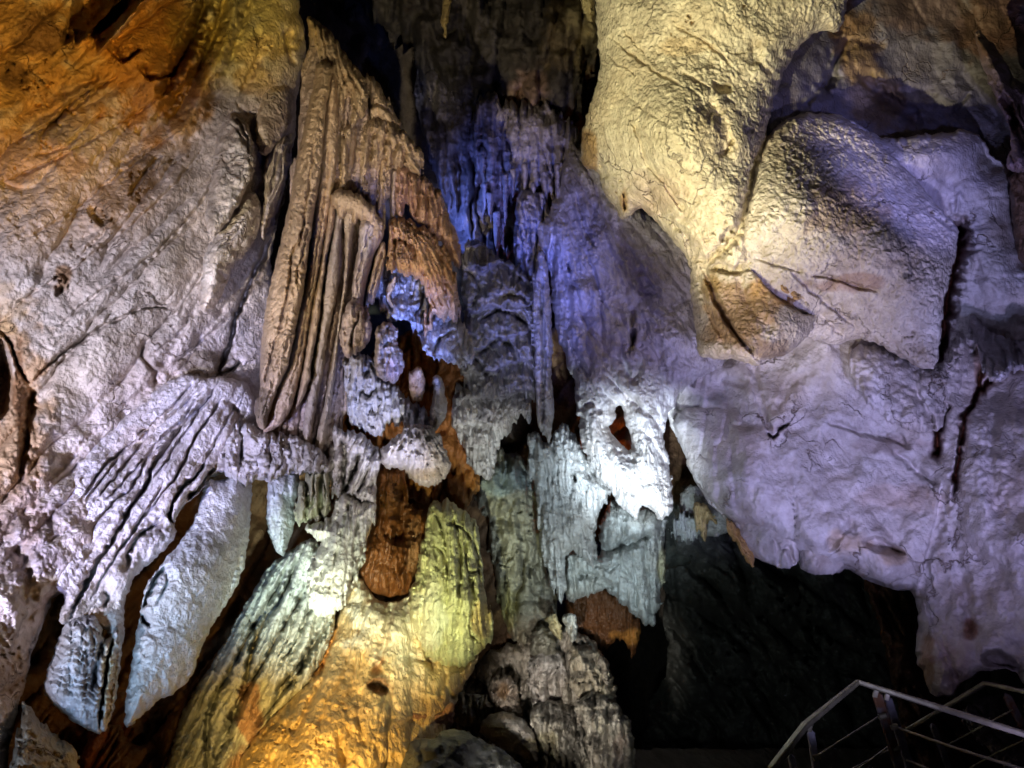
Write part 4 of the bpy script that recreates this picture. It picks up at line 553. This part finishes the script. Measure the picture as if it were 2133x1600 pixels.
tag(sheet('hanging_boulder', M_peb, '1592,292 1618,262 1660,235 1742,236 1800,270 1870,330 1930,400 1962,440 1994,468 1998,486 1988,540 1976,590 1964,640 1960,700 1950,772 1920,768 1870,742 1830,715 1780,705 1740,720 1700,710 1668,700 1640,680 1560,600 1530,540 1556,440 1572,360',
    [(1600, 280, 7.5), (1560, 520, 7.0), (1750, 250, 7.75), (1900, 370, 7.65), (1985, 480, 7.25), (1950, 760, 7.0), (1700, 500, 6.75), (1800, 700, 7.3), (1680, 690, 7.3), (1850, 550, 6.9)],
    step=2.6, bulge=.12, edge=30, back=.5, col=(.64, .59, .52), colvar=.14, noise=((190, .11, 4), (50, .018, 4)), pebble=((8, .02), (17, .018)), specks=((1680, 350, 120, 90, 7, .5, .045, None), (1800, 430, 90, 60, 7, .48, .045, None), (1610, 480, 60, 80, 7, .45, .04, None), (1700, 520, 60, 60, 7, .4, .04, None), (1900, 575, 60, 60, 7, .35, .04, None), (1880, 690, 60, 40, 9, .45, .04, (.4, .36, .3))),
    stains=((1760, 430, 100, 60, (.55, .42, .3), .7), (1760, 590, 90, 20, (.45, .32, .24), .8), (1860, 500, 50, 40, (.36, .34, .3), .6), (1890, 575, 12, 8, (.12, .11, .1), .9), (1900, 740, 40, 20, (.4, .34, .26), .6), (1730, 330, 30, 30, (.5, .46, .42), .3)),
    strokes=(('1680,575 1750,585 1800,605 1832,612', 5, .08, 'R'), ('1640,560 1700,620 1780,680', 10, .08, 'R'), ('1570,540 1620,555 1680,570', 8, .06, 'R'), ('1700,650 1760,700', 6, .06), ('1930,440 1960,460 1985,480', 6, .08, 'R')),
    bumps=((1640, 400, 100, .22), (1850, 480, 70, .12), (1900, 620, 70, .1))),
    'broad angular boulder of pitted pale rock, cream to lavender, right of the yellow lit boulder', 'boulder')
lobe('rock_fold', 'pinkish brown folded rock hanging in the upper right corner', '2030,55 2062,82 2096,130 2118,175 2200,190 2200,365 2098,358 2096,335 2108,300 2102,262 2080,222 2056,165 2036,110', [(2050, 100, 8.0), (2133, 300, 7.4)], cat='rock', step=3, bulge=.3, edge=36, back=.4, col=(.48, .36, .33), flutes=((('a', -28), 34, 200, .1),), stains=((2060, 90, 40, 40, (.35, .17, .07), .7), (2115, 225, 20, 60, (.25, .16, .1), .7)), strokes=(('2082,200 2105,225 2118,270', 7, .3),), teeth=None)
lobe('rock_fold', 'dark brown slot rock along the right edge under the pinkish fold', '2098,352 2200,330 2200,560 2118,560 2110,480 2104,420', [(2120, 450, 8.0)], cat='rock', step=3, col=(.2, .12, .07), teeth=None)
lobe('flowstone_lobe', 'purple scalloped flowstone bulge right of the long dark crack near the right edge', '2008,640 2035,650 2060,690 2090,705 2133,712 2200,700 2200,790 2120,770 2090,790 2060,800 2045,760 2040,740 2020,700', [(2030, 680, 7.9), (2133, 740, 7.2)], cat='flowstone', step=2.8, bulge=.25, edge=26, col=(.58, .55, .56), flutes=((('a', -30), 30, 100, .05),), teeth=(6, 12), strokes=(('2095,700 2112,715 2120,745', 6, .15),))

# ================================================================== lower centre
lobe('cave_pillar', 'rusty orange rock pillar standing in shadow between the glowing white lump and the yellow green mound', '782,965 842,965 848,1010 852,1060 892,1062 888,1130 868,1200 852,1238 812,1244 780,1240 756,1212 750,1180 763,1130 776,1090 786,1040', [(810, 980, 7.9), (810, 1220, 7.5), (880, 1100, 7.8)], cat='column', bulge=.3, edge=36, back=.3, col=(.15, .05, .010), stains=((868, 1150, 22, 60, (.22, .11, .05), .8), (815, 1020, 26, 40, (.24, .10, .02), .6)), flutes=((('a', 8), 18, 110, .09), (('a', 8), 7, 50, .02)), teeth=None, strokes=(('845,1000 840,1080 830,1140', 14, .4), ('860,1070 850,1130 830,1200', 5, .15)))  # recess shadow is put into the low, dark orange rock colour
tag(sheet('flowstone_mound', M_flow, '480,1760 492,1600 520,1550 560,1500 620,1440 655,1410 690,1330 715,1262 732,1218 752,1196 762,1222 785,1250 812,1257 845,1249 862,1215 884,1236 900,1330 960,1385 990,1370 1000,1345 992,1388 962,1432 946,1480 930,1540 900,1640 880,1760',
    [(560, 1560, 6.3), (700, 1560, 6.0), (800, 1240, 7.4), (700, 1400, 6.8), (900, 1450, 7.0), (980, 1370, 7.6), (520, 1700, 5.8), (880, 1700, 6.2)], step=2.6, bulge=.3, edge=60, back=.7, col=(.62, .48, .27), colvar=.18, noise=((110, .1, 5), (28, .028, 4)), flutes=(((860, 950, 500), 40, 300, .045), ((860, 950, 500), 9, 50, .008)), gro=.35, pebble=((10, .008),), specks=((600, 1550, 160, 90, 6, .5, .035, (.3, .15, .04)), (740, 1500, 90, 90, 6, .42, .03, (.32, .18, .06)), (540, 1620, 90, 60, 7, .5, .04, (.28, .13, .04)), (850, 1400, 70, 40, 8, .45, .03, (.4, .3, .18))),
    stains=((820, 1290, 90, 110, (.64, .62, .54), .9), (560, 1560, 70, 80, (.50, .32, .1), .6), (840, 1440, 60, 60, (.6, .48, .34), .6), (790, 1430, 30, 20, (.2, .1, .05), .9)),
    pits=(('760,1430 775,1412 800,1420 815,1440 800,1452 780,1445', .2, 8), ('690,1300 704,1290 690,1350 672,1400 660,1402', .12, 6)),
    strokes=(('818,1250 808,1300 800,1340 790,1380 776,1412', 7, .14, 'g', (.45, .2, .06)), ('770,1240 760,1280 740,1330', 4, .06, 'g', (.5, .28, .1)), ('700,1290 690,1340 650,1420', 6, .12, 'g', (.5, .24, .06)), ('680,1400 640,1470 612,1530', 5, .08), ('752,1430 742,1490 765,1560', 6, .06), ('705,1530 720,1600', 8, .06), ('885,1330 892,1370 905,1400', 4, .12), ('850,1370 900,1380', 6, .08), ('930,1400 915,1460', 5, .06), ('850,1240 842,1290', 3, .08)), ),
    'wide orange yellow flowstone slope at the bottom centre left with small pits and streaks', 'flowstone')
lobe('flowstone_mound', 'domed yellow green flowstone mound with fine vertical flutes and scalloped tiers', '893,1052 915,1043 935,1041 972,1062 996,1088 1000,1130 1006,1190 1003,1220 1016,1250 1026,1300 1028,1338 1005,1350 985,1372 960,1392 920,1385 885,1370 860,1300 848,1240 866,1200 880,1130', [(930, 1060, 7.8), (1000, 1100, 8.0), (880, 1250, 7.2), (1010, 1330, 7.4), (950, 1250, 7.1)], cat='flowstone', bulge=.45, edge=60, back=.5, col=(.56, .55, .32), flutes=(((930, 600, 520), 10, 400, .03), ((930, 600, 520), 30, 500, .05)), terr=(((900, 1380, 330), 58, .03, .7),), gro=1.1, noise=((60, .06, 4), (16, .012, 3)),
     strokes=(('900,1060 925,1110 935,1180 930,1270', 3, .14), ('940,1065 955,1110 962,1180 955,1280', 3, .14), ('975,1110 970,1170 985,1250', 3, .12), ('975,1195 1000,1192', 4, .15), ('930,1090 960,1095 985,1130', 3, .12, 'L'), ('905,1140 925,1150 935,1200', 3, .1), ('985,1200 988,1260 975,1320 1000,1340', 3, .16)), stains=((890, 1290, 40, 80, (.62, .62, .5), .8), (1005, 1290, 20, 70, (.5, .36, .16), .8)), teeth=(5, 12))
lobe('slanting_drapery', 'pale green grey drapery with long dark slanting grooves left of the glowing white lump', '604,1148 640,1120 660,1125 690,1180 700,1270 692,1330 668,1380 640,1432 600,1468 560,1504 520,1556 492,1620 470,1760 300,1760 330,1640 356,1568 374,1495 403,1440 446,1376 482,1310 520,1244 562,1172', [(620, 1150, 7.3), (680, 1280, 7.1), (560, 1350, 6.9), (430, 1500, 6.7), (520, 1560, 6.5), (400, 1700, 6.2)], col=(.50, .52, .47), bulge=.25, edge=30, back=.3, flutes=(((900, 560, 700), 22, 420, .08), ((900, 560, 700), 8, 140, .018)), teeth=None,
     stains=((430, 1540, 70, 100, (.34, .38, .42), .8), (520, 1480, 30, 60, (.36, .14, .04), .7), (500, 1620, 30, 60, (.3, .12, .03), .7)), strokes=(('645,1210 600,1290 560,1360 520,1430 470,1500', 4, .3), ('620,1160 590,1240 540,1310 525,1350 510,1430 480,1510', 5, .35), ('690,1290 650,1350 610,1400 575,1440', 5, .3), ('600,1180 560,1260 520,1320 480,1400 440,1460 425,1560 440,1640', 4.5, .3), ('660,1230 620,1330 580,1390', 3.5, .2), ('670,1310 640,1380 590,1440 530,1520', 5, .3), ('520,1290 540,1320 520,1350', 5, .2), ('500,1460 455,1560 420,1640', 7, .25)))
lobe('drapery_blade', 'blue grey paddle shaped drapery hanging under the left end of the toothed ledge', '560,985 600,978 624,985 626,1020 613,1047 616,1090 602,1130 593,1158 580,1156 566,1130 555,1097 557,1020', [(590, 1000, 7.2), (590, 1140, 7.0)], col=(.48, .52, .54), bulge=.22, edge=34, flutes=((('a', 0), 30, 100, .03),), pebble=((8, .006),), teeth=None)
lobe('fluted_stone', 'stubby olive green fluted knob above the glowing white lump', '612,1042 628,1002 645,980 670,972 690,988 688,1060 672,1088 650,1082 620,1098 611,1072', [(650, 1000, 7.0)], cat='flowstone', col=(.46, .46, .32), bulge=.3, edge=26, flutes=((('a', 2), 16, 140, .1),), teeth=(6, 9), strokes=(('640,1000 636,1085', 4, .2), ('664,990 668,1080', 4, .2)))
lobe('flowstone_lump', 'glowing white flowstone lump, the brightest rock at lower centre left', '700,1032 722,1024 742,1041 760,1045 788,1040 780,1090 763,1120 760,1160 752,1190 738,1217 722,1266 685,1284 660,1282 640,1258 634,1221 652,1160 672,1131 654,1119 626,1098 675,1084 694,1074', [(740, 1050, 6.95), (690, 1250, 6.3), (640, 1110, 6.8)], cat='flowstone', col=(.70, .69, .62), bulge=.4, edge=48, back=.35, flutes=(((760, 820, 300), 20, 140, .05), ((760, 820, 300), 8, 60, .01)), teeth=(4, 9), pebble=((9, .006),), strokes=(('748,1060 742,1120 735,1190', 3, .1), ('730,1040 712,1110 700,1170', 3, .1), ('760,1135 745,1180 730,1215', 3, .18)))
lobe('twisted_stalactites', 'tangle of pale twisted stone strips linking the fringed flowstone to the white knob', '694,878 716,902 735,898 762,905 792,940 798,968 782,1000 790,1042 760,1052 740,1042 722,1026 700,1032 685,1052 690,990 678,970 693,930', [(700, 900, 7.15), (780, 1000, 7.0), (700, 1030, 6.95)], cat='stalactite', col=(.56, .53, .50), bulge=.25, edge=22, flutes=((('a', 18), 15, 90, .1), (('a', 18), 6, 40, .02)), teeth=(5, 9), strokes=(('712,910 720,960 712,1020', 5, .35), ('750,940 730,1000 708,1040', 5, .35), ('770,970 745,1030', 3.5, .2)))
lobe('bulbous_stone', 'cauliflower like white knob hanging over the dark orange pillar', '790,937 818,916 845,890 870,880 897,886 916,906 926,932 941,960 936,986 920,1002 900,1016 875,1013 850,992 838,976 806,977 790,966', [(800, 950, 7.0), (880, 960, 6.8)], cat='flowstone', col=(.60, .55, .49), bulge=.42, edge=44, back=.3, flutes=(((870, 850, 110), 11, 60, .05),), noise=((30, .06, 4), (11, .03, 3)), pebble=((17, .07), (8, .02)), teeth=(3, 8), strokes=(('856,884 846,925 850,950', 3, .1), ('868,888 862,930 868,950', 4, .08), ('885,890 893,930 920,960', 4, .06)), stains=((885, 985, 40, 14, (.42, .33, .2), .6),))

# ================================================================== stalagmite group
sg = empty('stalagmite_cluster', 1150, 1500, 8, 'tall group of grey and cream stalagmites at the bottom centre, capped by two bright tips', 'stalagmite')
def stg(nm, outline, d, **k):
    a = dict(step=2.5, bulge=.26, edge=26, back=.4, noise=((50, .16, 5), (14, .035, 3)), flutes=((('a', 0), 22, 120, .12), (('a', 0), 8, 50, .03)), col=(.40, .38, .35), colvar=.4, pebble=((24, .06),), wob=(6, 24), terr=((('a', 6), 60, .05, 1.8),), specks=((1160, 1480, 180, 180, 12, .45, .08, (.05, .045, .04)),), parent=sg)
    a.update(k); return sheet(nm, M_flow, outline, d, **a)
BLK = (.06, .055, .05)
stg('base', '942,1452 967,1405 1018,1354 1060,1340 1102,1335 1160,1300 1210,1316 1240,1340 1265,1370 1280,1460 1300,1482 1316,1510 1320,1560 1328,1760 1000,1760 990,1600 942,1512', [(980, 1450, 8.7), (1250, 1400, 8.62), (1150, 1650, 8)], col=(.33, .30, .26), bulge=.2, stains=((1000, 1400, 60, 40, (.12, .09, .06), .8),))
stg('column', '1100,1375 1118,1352 1150,1345 1175,1362 1190,1400 1192,1462 1150,1462 1112,1486 1102,1440', [(1150, 1350, 8.6), (1150, 1470, 8.3)], col=(.45, .43, .42), stains=((1130, 1370, 40, 16, BLK, .6), (1150, 1430, 30, 30, (.52, .5, .48), .7)))
stg('column', '1188,1350 1215,1338 1240,1348 1264,1380 1278,1420 1281,1462 1240,1455 1195,1458 1188,1400', [(1220, 1350, 8.6), (1240, 1450, 8.3)], col=(.48, .43, .34), stains=((1205, 1345, 40, 14, BLK, .85), (1225, 1372, 20, 10, BLK, .6), (1205, 1405, 18, 8, BLK, .7), (1255, 1395, 14, 26, (.6, .56, .45), .7)), terr=((('a', 0), 40, .1, .8),))
stg('cap', '1103,1322 1125,1296 1146,1308 1162,1340 1158,1376 1122,1382 1104,1352', [(1130, 1330, 8.4)], col=(.17, .16, .13), flutes=(), bulge=.35)
stg('tip', '1137,1288 1148,1278 1158,1283 1172,1308 1170,1330 1157,1327 1140,1306', [(1152, 1300, 8.2)], col=(.56, .5, .3), bulge=.16, edge=14, step=2.2)
stg('tip', '1170,1292 1184,1274 1198,1285 1209,1312 1196,1332 1190,1345 1180,1318', [(1188, 1300, 8.15)], col=(.62, .62, .58), bulge=.18, edge=14, step=2.2, stains=((1180, 1305, 6, 8, BLK, .5),))
stg('dome', '1102,1488 1120,1466 1148,1457 1178,1462 1202,1478 1218,1512 1228,1562 1236,1760 1124,1760 1118,1560 1104,1512', [(1160, 1480, 8.0), (1170, 1620, 7.6)], stains=((1170, 1485, 60, 28, BLK, .9), (1200, 1540, 22, 60, BLK, .6), (1140, 1560, 26, 40, (.42, .38, .24), .7)), col=(.34, .32, .28))
stg('dome', '1196,1462 1214,1445 1235,1437 1262,1452 1292,1476 1316,1512 1322,1560 1330,1760 1225,1760 1222,1562 1212,1512', [(1250, 1460, 8.0), (1270, 1620, 7.6)], stains=((1230, 1455, 30, 16, BLK, .9), (1280, 1490, 40, 12, BLK, .8), (1250, 1510, 16, 24, (.58, .54, .44), .8), (1285, 1510, 10, 20, (.6, .56, .5), .7), (1240, 1540, 16, 20, BLK, .7), (1295, 1570, 20, 50, (.42, .33, .3), .5)), col=(.38, .35, .30))
stg('column', '1018,1425 1040,1402 1062,1404 1078,1430 1090,1486 1078,1500 1025,1492', [(1050, 1420, 8.2)], col=(.36, .3, .25), stains=((1050, 1440, 14, 26, (.3, .17, .07), .7),), bulge=.3)
stg('column', '943,1455 958,1440 990,1445 1022,1452 1028,1490 985,1514 948,1508', [(980, 1470, 8.1)], col=(.28, .27, .24), bulge=.3)
lobe('rounded_stone', 'smooth grey brown domed stone in front of the small pillars, left foot of the stalagmites', '998,1506 1028,1484 1060,1480 1100,1506 1122,1556 1120,1596 1080,1576 1030,1545 1000,1530', [(1040, 1500, 7.6), (1100, 1580, 7.3)], cat='rock', col=(.36, .34, .32), bulge=.4, edge=50, flutes=(), teeth=None, stains=((1060, 1490, 40, 12, (.22, .17, .1), .7), (1105, 1560, 20, 26, (.42, .36, .2), .7)))
tag(sheet('rock_pile', M_dark, '790,1800 800,1640 830,1600 848,1556 872,1534 905,1545 920,1520 960,1518 1000,1540 1050,1562 1090,1600 1130,1640 1150,1800', [(900, 1540, 6.2), (1050, 1570, 6.4), (950, 1700, 5.4), (820, 1640, 6)], step=3, bulge=.35, edge=50, back=.5, noise=((60, .14, 5), (18, .035, 4)), pebble=((40, .09),), col=(.15, .16, .165), stains=((890, 1550, 40, 10, (.3, .31, .28), .6), (940, 1525, 24, 10, (.36, .36, .28), .7))),
    'dark blue grey jumbled rocks at the bottom edge in front of the stalagmites', 'rock')
lobe('rounded_stone', 'smooth purplish brown rounded hollow stone at the foot of the orange slope', '797,1534 812,1502 845,1482 878,1484 905,1494 950,1452 946,1500 930,1540 900,1556 860,1556 838,1582 806,1575', [(840, 1500, 6.5), (920, 1500, 6.7)], cat='rock', col=(.34, .2, .15), bulge=.12, edge=40, flutes=(), teeth=None, noise=((80, .03, 3),))

# ================================================================== handrail
def metal(name, col, rough, met=.8, rust=None):
    m = bpy.data.materials.new(name); m.use_nodes = True; nt = m.node_tree; b = nt.nodes['Principled BSDF']
    b.inputs['Metallic'].default_value = met; b.inputs['Roughness'].default_value = rough
    tc = nt.nodes.new('ShaderNodeTexCoord'); n = nt.nodes.new('ShaderNodeTexNoise'); n.inputs['Scale'].default_value = 14; n.inputs['Detail'].default_value = 8
    r = nt.nodes.new('ShaderNodeValToRGB'); r.color_ramp.elements[0].position = .42; r.color_ramp.elements[1].position = .58
    r.color_ramp.elements[0].color = (*(rust or [c*.7 for c in col]), 1); r.color_ramp.elements[1].color = (*col, 1)
    nt.links.new(tc.outputs['Object'], n.inputs['Vector']); nt.links.new(n.outputs['Fac'], r.inputs['Fac']); nt.links.new(r.outputs['Color'], b.inputs['Base Color'])
    bp = nt.nodes.new('ShaderNodeBump'); bp.inputs['Strength'].default_value = .25; bp.inputs['Distance'].default_value = .004
    nt.links.new(n.outputs['Fac'], bp.inputs['Height']); nt.links.new(bp.outputs['Normal'], b.inputs['Normal'])
    return m
M_rail = metal('brushed_steel', (.46, .43, .30), .45); M_lilac = metal('pale_painted_post', (.78, .76, .85), .5, .1); M_post = metal('painted_post', (.22, .21, .24), .55, .3); M_rusty = metal('rusty_post', (.16, .14, .14), .65, .3, (.16, .07, .03))
import mathutils
def bar(name, mat, pts3, w, h, parent, point=False):
    """flat bar or box tube through world points; w across, h high; optional pointed top"""
    V = []; Fc = []
    pts3 = [np.array(p, float) for p in pts3]; n = len(pts3)
    for i, p in enumerate(pts3):
        d = pts3[min(i+1, n-1)]-pts3[max(i-1, 0)]; d /= np.linalg.norm(d)
        ref = np.array([0, 0, 1.]) if abs(d[2]) < .85 else np.array([0, 1., 0])
        s = np.cross(d, ref); s /= np.linalg.norm(s); u = np.cross(s, d)
        b = min(w, h)*.22
        for a, c in ((-w/2+b, -h/2), (w/2-b, -h/2), (w/2, -h/2+b), (w/2, h/2-b), (w/2-b, h/2), (-w/2+b, h/2), (-w/2, h/2-b), (-w/2, -h/2+b)): V.append(p+s*a+u*c)
    for i in range(n-1):
        for k in range(8): Fc.append((i*8+k, i*8+(k+1) % 8, (i+1)*8+(k+1) % 8, (i+1)*8+k))
    Fc.append(tuple(range(7, -1, -1)))
    if point:
        d = pts3[-1]-pts3[-2]; d /= np.linalg.norm(d); V.append(pts3[-1]+d*w*.55); t = len(V)-1; b0 = (n-1)*8
        for k in range(8): Fc.append((b0+k, b0+(k+1) % 8, t))
    else: Fc.append(tuple((n-1)*8+k for k in range(8)))
    me = bpy.data.meshes.new(name); me.from_pydata([tuple(v) for v in V], [], Fc); me.materials.append(mat); me.update()
    c = np.mean(V, axis=0); me.transform(mathutils.Matrix.Translation(-c))
    o = bpy.data.objects.new(name, me); COL.objects.link(o); o.parent = parent; o.location = c-np.array(parent.location); return o
def ray(x, y, d): return at(float(x), float(y), float(d))
hr = empty('handrail', 1787, 1422, 5.0, 'near steel handrail of the walkway with its bent top rail, pointed posts and thin wires', 'handrail')
bar('top_rail', M_rail, [ray(1590, 1650, 4.4), ray(1608, 1600, 4.45), ray(1678, 1510, 4.6), ray(1787, 1421, 4.9), ray(1960, 1475, 4.6), ray(2180, 1544, 4.2)], .055, .03, hr)
bar('post', M_lilac, [ray(1712, 1700, 4.62), ray(1706, 1640, 4.63), ray(1689, 1527, 4.66)], .045, .02, hr, True)
bar('post', M_lilac, [ray(1668, 1720, 4.5), ray(1663, 1640, 4.5), ray(1648, 1578, 4.52)], .04, .02, hr, True)
bar('post', M_rusty, [ray(1905, 1700, 4.82), ray(1880, 1620, 4.84), ray(1828, 1450, 4.9)], .06, .03, hr, True)
bar('post', M_post, [ray(1925, 1700, 4.9), ray(1902, 1620, 4.92), ray(1850, 1458, 4.98)], .05, .03, hr, True)
bar('post', M_post, [ray(1826, 1720, 4.8), ray(1812, 1600, 4.8)], .04, .02, hr, True)
bar('wire', M_rail, [ray(1700, 1576, 4.66), ray(1832, 1492, 4.92)], .010, .010, hr)
bar('wire', M_rail, [ray(1862, 1514, 4.9), ray(2000, 1562, 4.6), ray(2180, 1618, 4.25)], .020, .014, hr)
bar('wire', M_rail, [ray(1785, 1604, 4.8), ray(1850, 1556, 4.92)], .012, .010, hr)
bar('wire', M_rail, [ray(1888, 1584, 4.9), ray(1960, 1612, 4.75), ray(2060, 1650, 4.5)], .016, .012, hr)
bar('wire', M_rail, [ray(1700, 1640, 4.63), ray(1856, 1560, 4.95)], .008, .008, hr)
for bx_, by_, bd_ in ((1689, 1515, 4.64), (1650, 1560, 4.54), (1826, 1444, 4.88), (1850, 1450, 4.95)):
    bar('bracket', M_rail, [ray(bx_-4, by_+8, bd_), ray(bx_, by_-10, bd_)], .03, .018, hr)
for bx_, by_, bd_ in ((1701, 1578, 4.63), (1838, 1492, 4.87), (1862, 1514, 4.88), (1866, 1558, 4.88)):
    bar('clamp', M_rail, [ray(bx_-7, by_+2, bd_-.02), ray(bx_+7, by_-2, bd_-.02)], .03, .03, hr)
h2 = empty('handrail', 2052, 1424, 6.2, 'farther handrail of the walkway in the bottom right corner with a short olive sloping rail', 'handrail')
bar('top_rail', M_rail, [ray(1890, 1520, 6.5), ray(1955, 1482, 6.4), ray(2052, 1423, 6.2), ray(2133, 1441, 5.9), ray(2220, 1462, 5.6)], .06, .03, h2)
bar('post', M_post, [ray(1995, 1700, 6.3), ray(1980, 1610, 6.3), ray(1943, 1512, 6.35)], .05, .03, h2, True)
bar('post', M_rusty, [ray(2190, 1600, 5.9), ray(2140, 1530, 6.0), ray(2098, 1452, 6.1)], .06, .04, h2, True)
bar('wire', M_rail, [ray(1978, 1550, 6.3), ray(2055, 1508, 6.15), ray(2110, 1478, 6.05)], .014, .012, h2)
bar('wire', M_rail, [ray(2020, 1600, 6.3), ray(2080, 1566, 6.1), ray(2160, 1530, 5.9)], .014, .012, h2)
# ================================================================== camera, lamps, air
cam = bpy.data.cameras.new('camera'); co = bpy.data.objects.new('camera', cam); COL.objects.link(co)
cam.sensor_fit = 'HORIZONTAL'; cam.sensor_width = 36; cam.lens = 18/math.tan(HFOV/2); cam.clip_start = .05; cam.clip_end = 200
co.location = CAM; co.rotation_euler = (math.radians(90)+PITCH, 0, 0); scene.camera = co
w = bpy.data.worlds.new('World'); scene.world = w; w.use_nodes = True
w.node_tree.nodes['Background'].inputs[0].default_value = (.5, .45, .6, 1); w.node_tree.nodes['Background'].inputs[1].default_value = .006
AMB = (1, .50, .10); LAV = (.80, .78, 1.0); PUR = (.55, .45, 1.0); BLU = (.16, .24, 1.0); ICE = (.74, .88, 1.0)
def flood(pos, px, py, d, rad, power, color, blend=.8, size=.05):
    """unseen lamp at pos, several only added as local fill, aimed at a spot of the rock, with a beam of the given radius there"""
    t = at(float(px), float(py), float(d)); dist = np.linalg.norm(t-np.array(pos))
    return lamp('unseen_flood', pos, t, power, color, math.degrees(math.atan(rad/F*d/dist)), blend, size)
# left wall: lavender lamp near the left of the path, amber ones filling its shadows
flood((-3.3, 1.0, .6), 230, 860, 6.3, 640, 2063.88, (.80, .77, 1), 1)
flood((-1.0, 1.6, .6), 500, 660, 7.2, 170, 627, (.56, .58, 1), 1)  # unseen fill added for the strip shaded by the lobes
flood((-3.0, 2.0, .5), 400, 930, 6.5, 260, 1350, (.40, .42, 1), 1)
flood((.8, .6, .5), -40, 20, 7, 500, 2362.5, (1, .54, .10), 1)
flood((2.6, 2.0, .5), 180, 1150, 7, 600, 155.25, (1, .52, .12), .8)
flood((-1.2, 1.5, .4), 548, 0, 8, 170, 1900, (1, .74, .2), 1)
flood((-2.4, 1.4, .5), 740, 420, 7.5, 400, 1306.8, (1, .80, .52), .9)
flood((-.2, 1.6, .6), 800, 260, 7.7, 230, 920, (1, .80, .5), 1)
flood((.4, 1.8, .6), 880, 520, 7.6, 130, 561.6, (1, .78, .5), 1)  # frontal fill added to brighten the orange dome
flood((.7, 2.4, 1.0), 770, 400, 7.6, 230, 330, (.16, .26, 1), 1)  # blue fill added to tint the curtain grooves
# boulders: yellow from low left
flood((-2.0, 2.4, .3), 1460, 180, 7, 490, 3849.12, (1, .90, .54), .8)
flood((-.6, 2.4, .3), 1600, 640, 7, 300, 997.92, (1, .86, .68), 1)  # extra unseen fill added for the boulder tip
# right: violet, from below
flood((3.0, 3.4, .6), 1740, 740, 7.6, 680, 465.75, (.50, .46, 1), .8)
flood((1.0, 2.4, .5), 1700, 930, 7.6, 420, 533.52, (.56, .56, 1), 1)
flood(tuple(at(2240., 330., 5.4)), 1830, 370, 7.8, 300, 128.7, (.34, .34, 1), 1)
flood((2.6, 3.0, .6), 2000, 480, 8.2, 230, 390.6, (.40, .45, 1), 1)
flood((.6, 3.0, .6), 1280, 560, 9, 420, 247.5, (.40, .34, 1), 1)
# deep blue
flood(tuple(at(860., 420., 9.6)), 1040, 520, 11.2, 480, 90, BLU, 1)
flood((.1, 3.0, 1.0), 850, 620, 7.9, 120, 4095, (.24, .32, 1), 1)  # narrow unseen beam added to turn only the hollow blue
flood((-.4, 4.0, 1.0), 790, 850, 7.1, 130, 700, (.36, .42, 1), 1)  # another narrow blue spot, added for the fringe
flood((.1, 4.6, 1.2), 1110, 520, 9.6, 200, 1190, (.20, .24, 1), 1)
flood((.2, 3.4, 1.4), 790, 400, 7.7, 80, 420, (.25, .3, 1), 1)
flood((.2, 4.6, 1.2), 1010, 920, 8.3, 110, 528, (.9, .96, 1), 1)
flood((.0, 3.0, 1.2), 1030, 720, 9.0, 190, 364, (.8, .84, 1), 1)
flood((.6, 3.0, .8), 1110, 150, 12, 120, 13.5, (1, .85, .6), 1)  # dim warm fill added for the ceiling knobs
flood((.9, 4.2, 2.6), 1110, 500, 9.7, 75, 900, (.14, .2, 1), 1)  # unseen spot added only to make the recessed column blue
# white spots
flood((1.0, 5.0, 1.0), 1310, 960, 8.3, 175, 2018.25, ICE, 1)
flood((.8, 4.6, .8), 1240, 1080, 8.6, 330, 546, (.74, .9, 1), 1)
flood((-1.2, 2.8, .4), 695, 1200, 6.5, 120, 900, (.92, 1, .78), 1)
flood((-1.5, 4.4, .6), 640, 1230, 6.8, 200, 831.6, (.82, 1, .85), 1)
flood((-2.0, 2.6, .5), 400, 1260, 6, 230, 470, (.44, .66, 1), 1)
flood((-2.4, 2.6, .4), 170, 1390, 5.2, 130, 168, (.4, .55, 1), 1)
flood((-.6, 3.2, .4), 900, 1220, 7.4, 220, 1267.11, (.96, 1, .55), 1)
flood((-.5, 3.2, .4), 830, 950, 6.9, 170, 920, (1, .98, .94), 1)
flood((-1.4, 3.6, .3), 660, 1600, 6.2, 330, 900, (1, .62, .16), 1)
flood((-.3, 3.6, .6), 1180, 1440, 8.2, 200, 1092, (1, .93, .82), 1)  # unseen lamp added to lift the stalagmite group
flood((.6, 5.0, .6), 1080, 1120, 10, 200, 160, (.9, 1, .8), 1)
flood((.9, 6.4, .9), 1500, 1200, 11, 600, 30, (.85, 1, .95), 1)  # dim fill added so the cavern rock stays faintly visible
flood((-1.0, 2.8, .4), 705, 1120, 6.9, 110, 620, (.93, 1, .84), 1)  # extra fill added to brighten the upper white lump
flood((2.0, 2.4, .5), 2010, 1270, 6.8, 230, 70, (.62, .52, 1), 1)  # fill added where the foot of the right wall went dark
flood((-1.0, 2.8, .4), 830, 1330, 7.1, 130, 330, (1, .97, .70), 1)
# orange glow from the recesses
flood((-.9, 6.2, 1.2), 820, 1110, 7.8, 200, 16, (1, .42, .06), .8)
flood((.8, 9.4, 3.2), 1180, 800, 10.6, 300, 40, (1, .25, .03), .8)
scene.view_settings.view_transform = 'Standard'; scene.view_settings.look = 'None'; scene.view_settings.exposure = 0; scene.view_settings.gamma = 1
scene.cycles.max_bounces = 5; scene.cycles.use_denoising = True
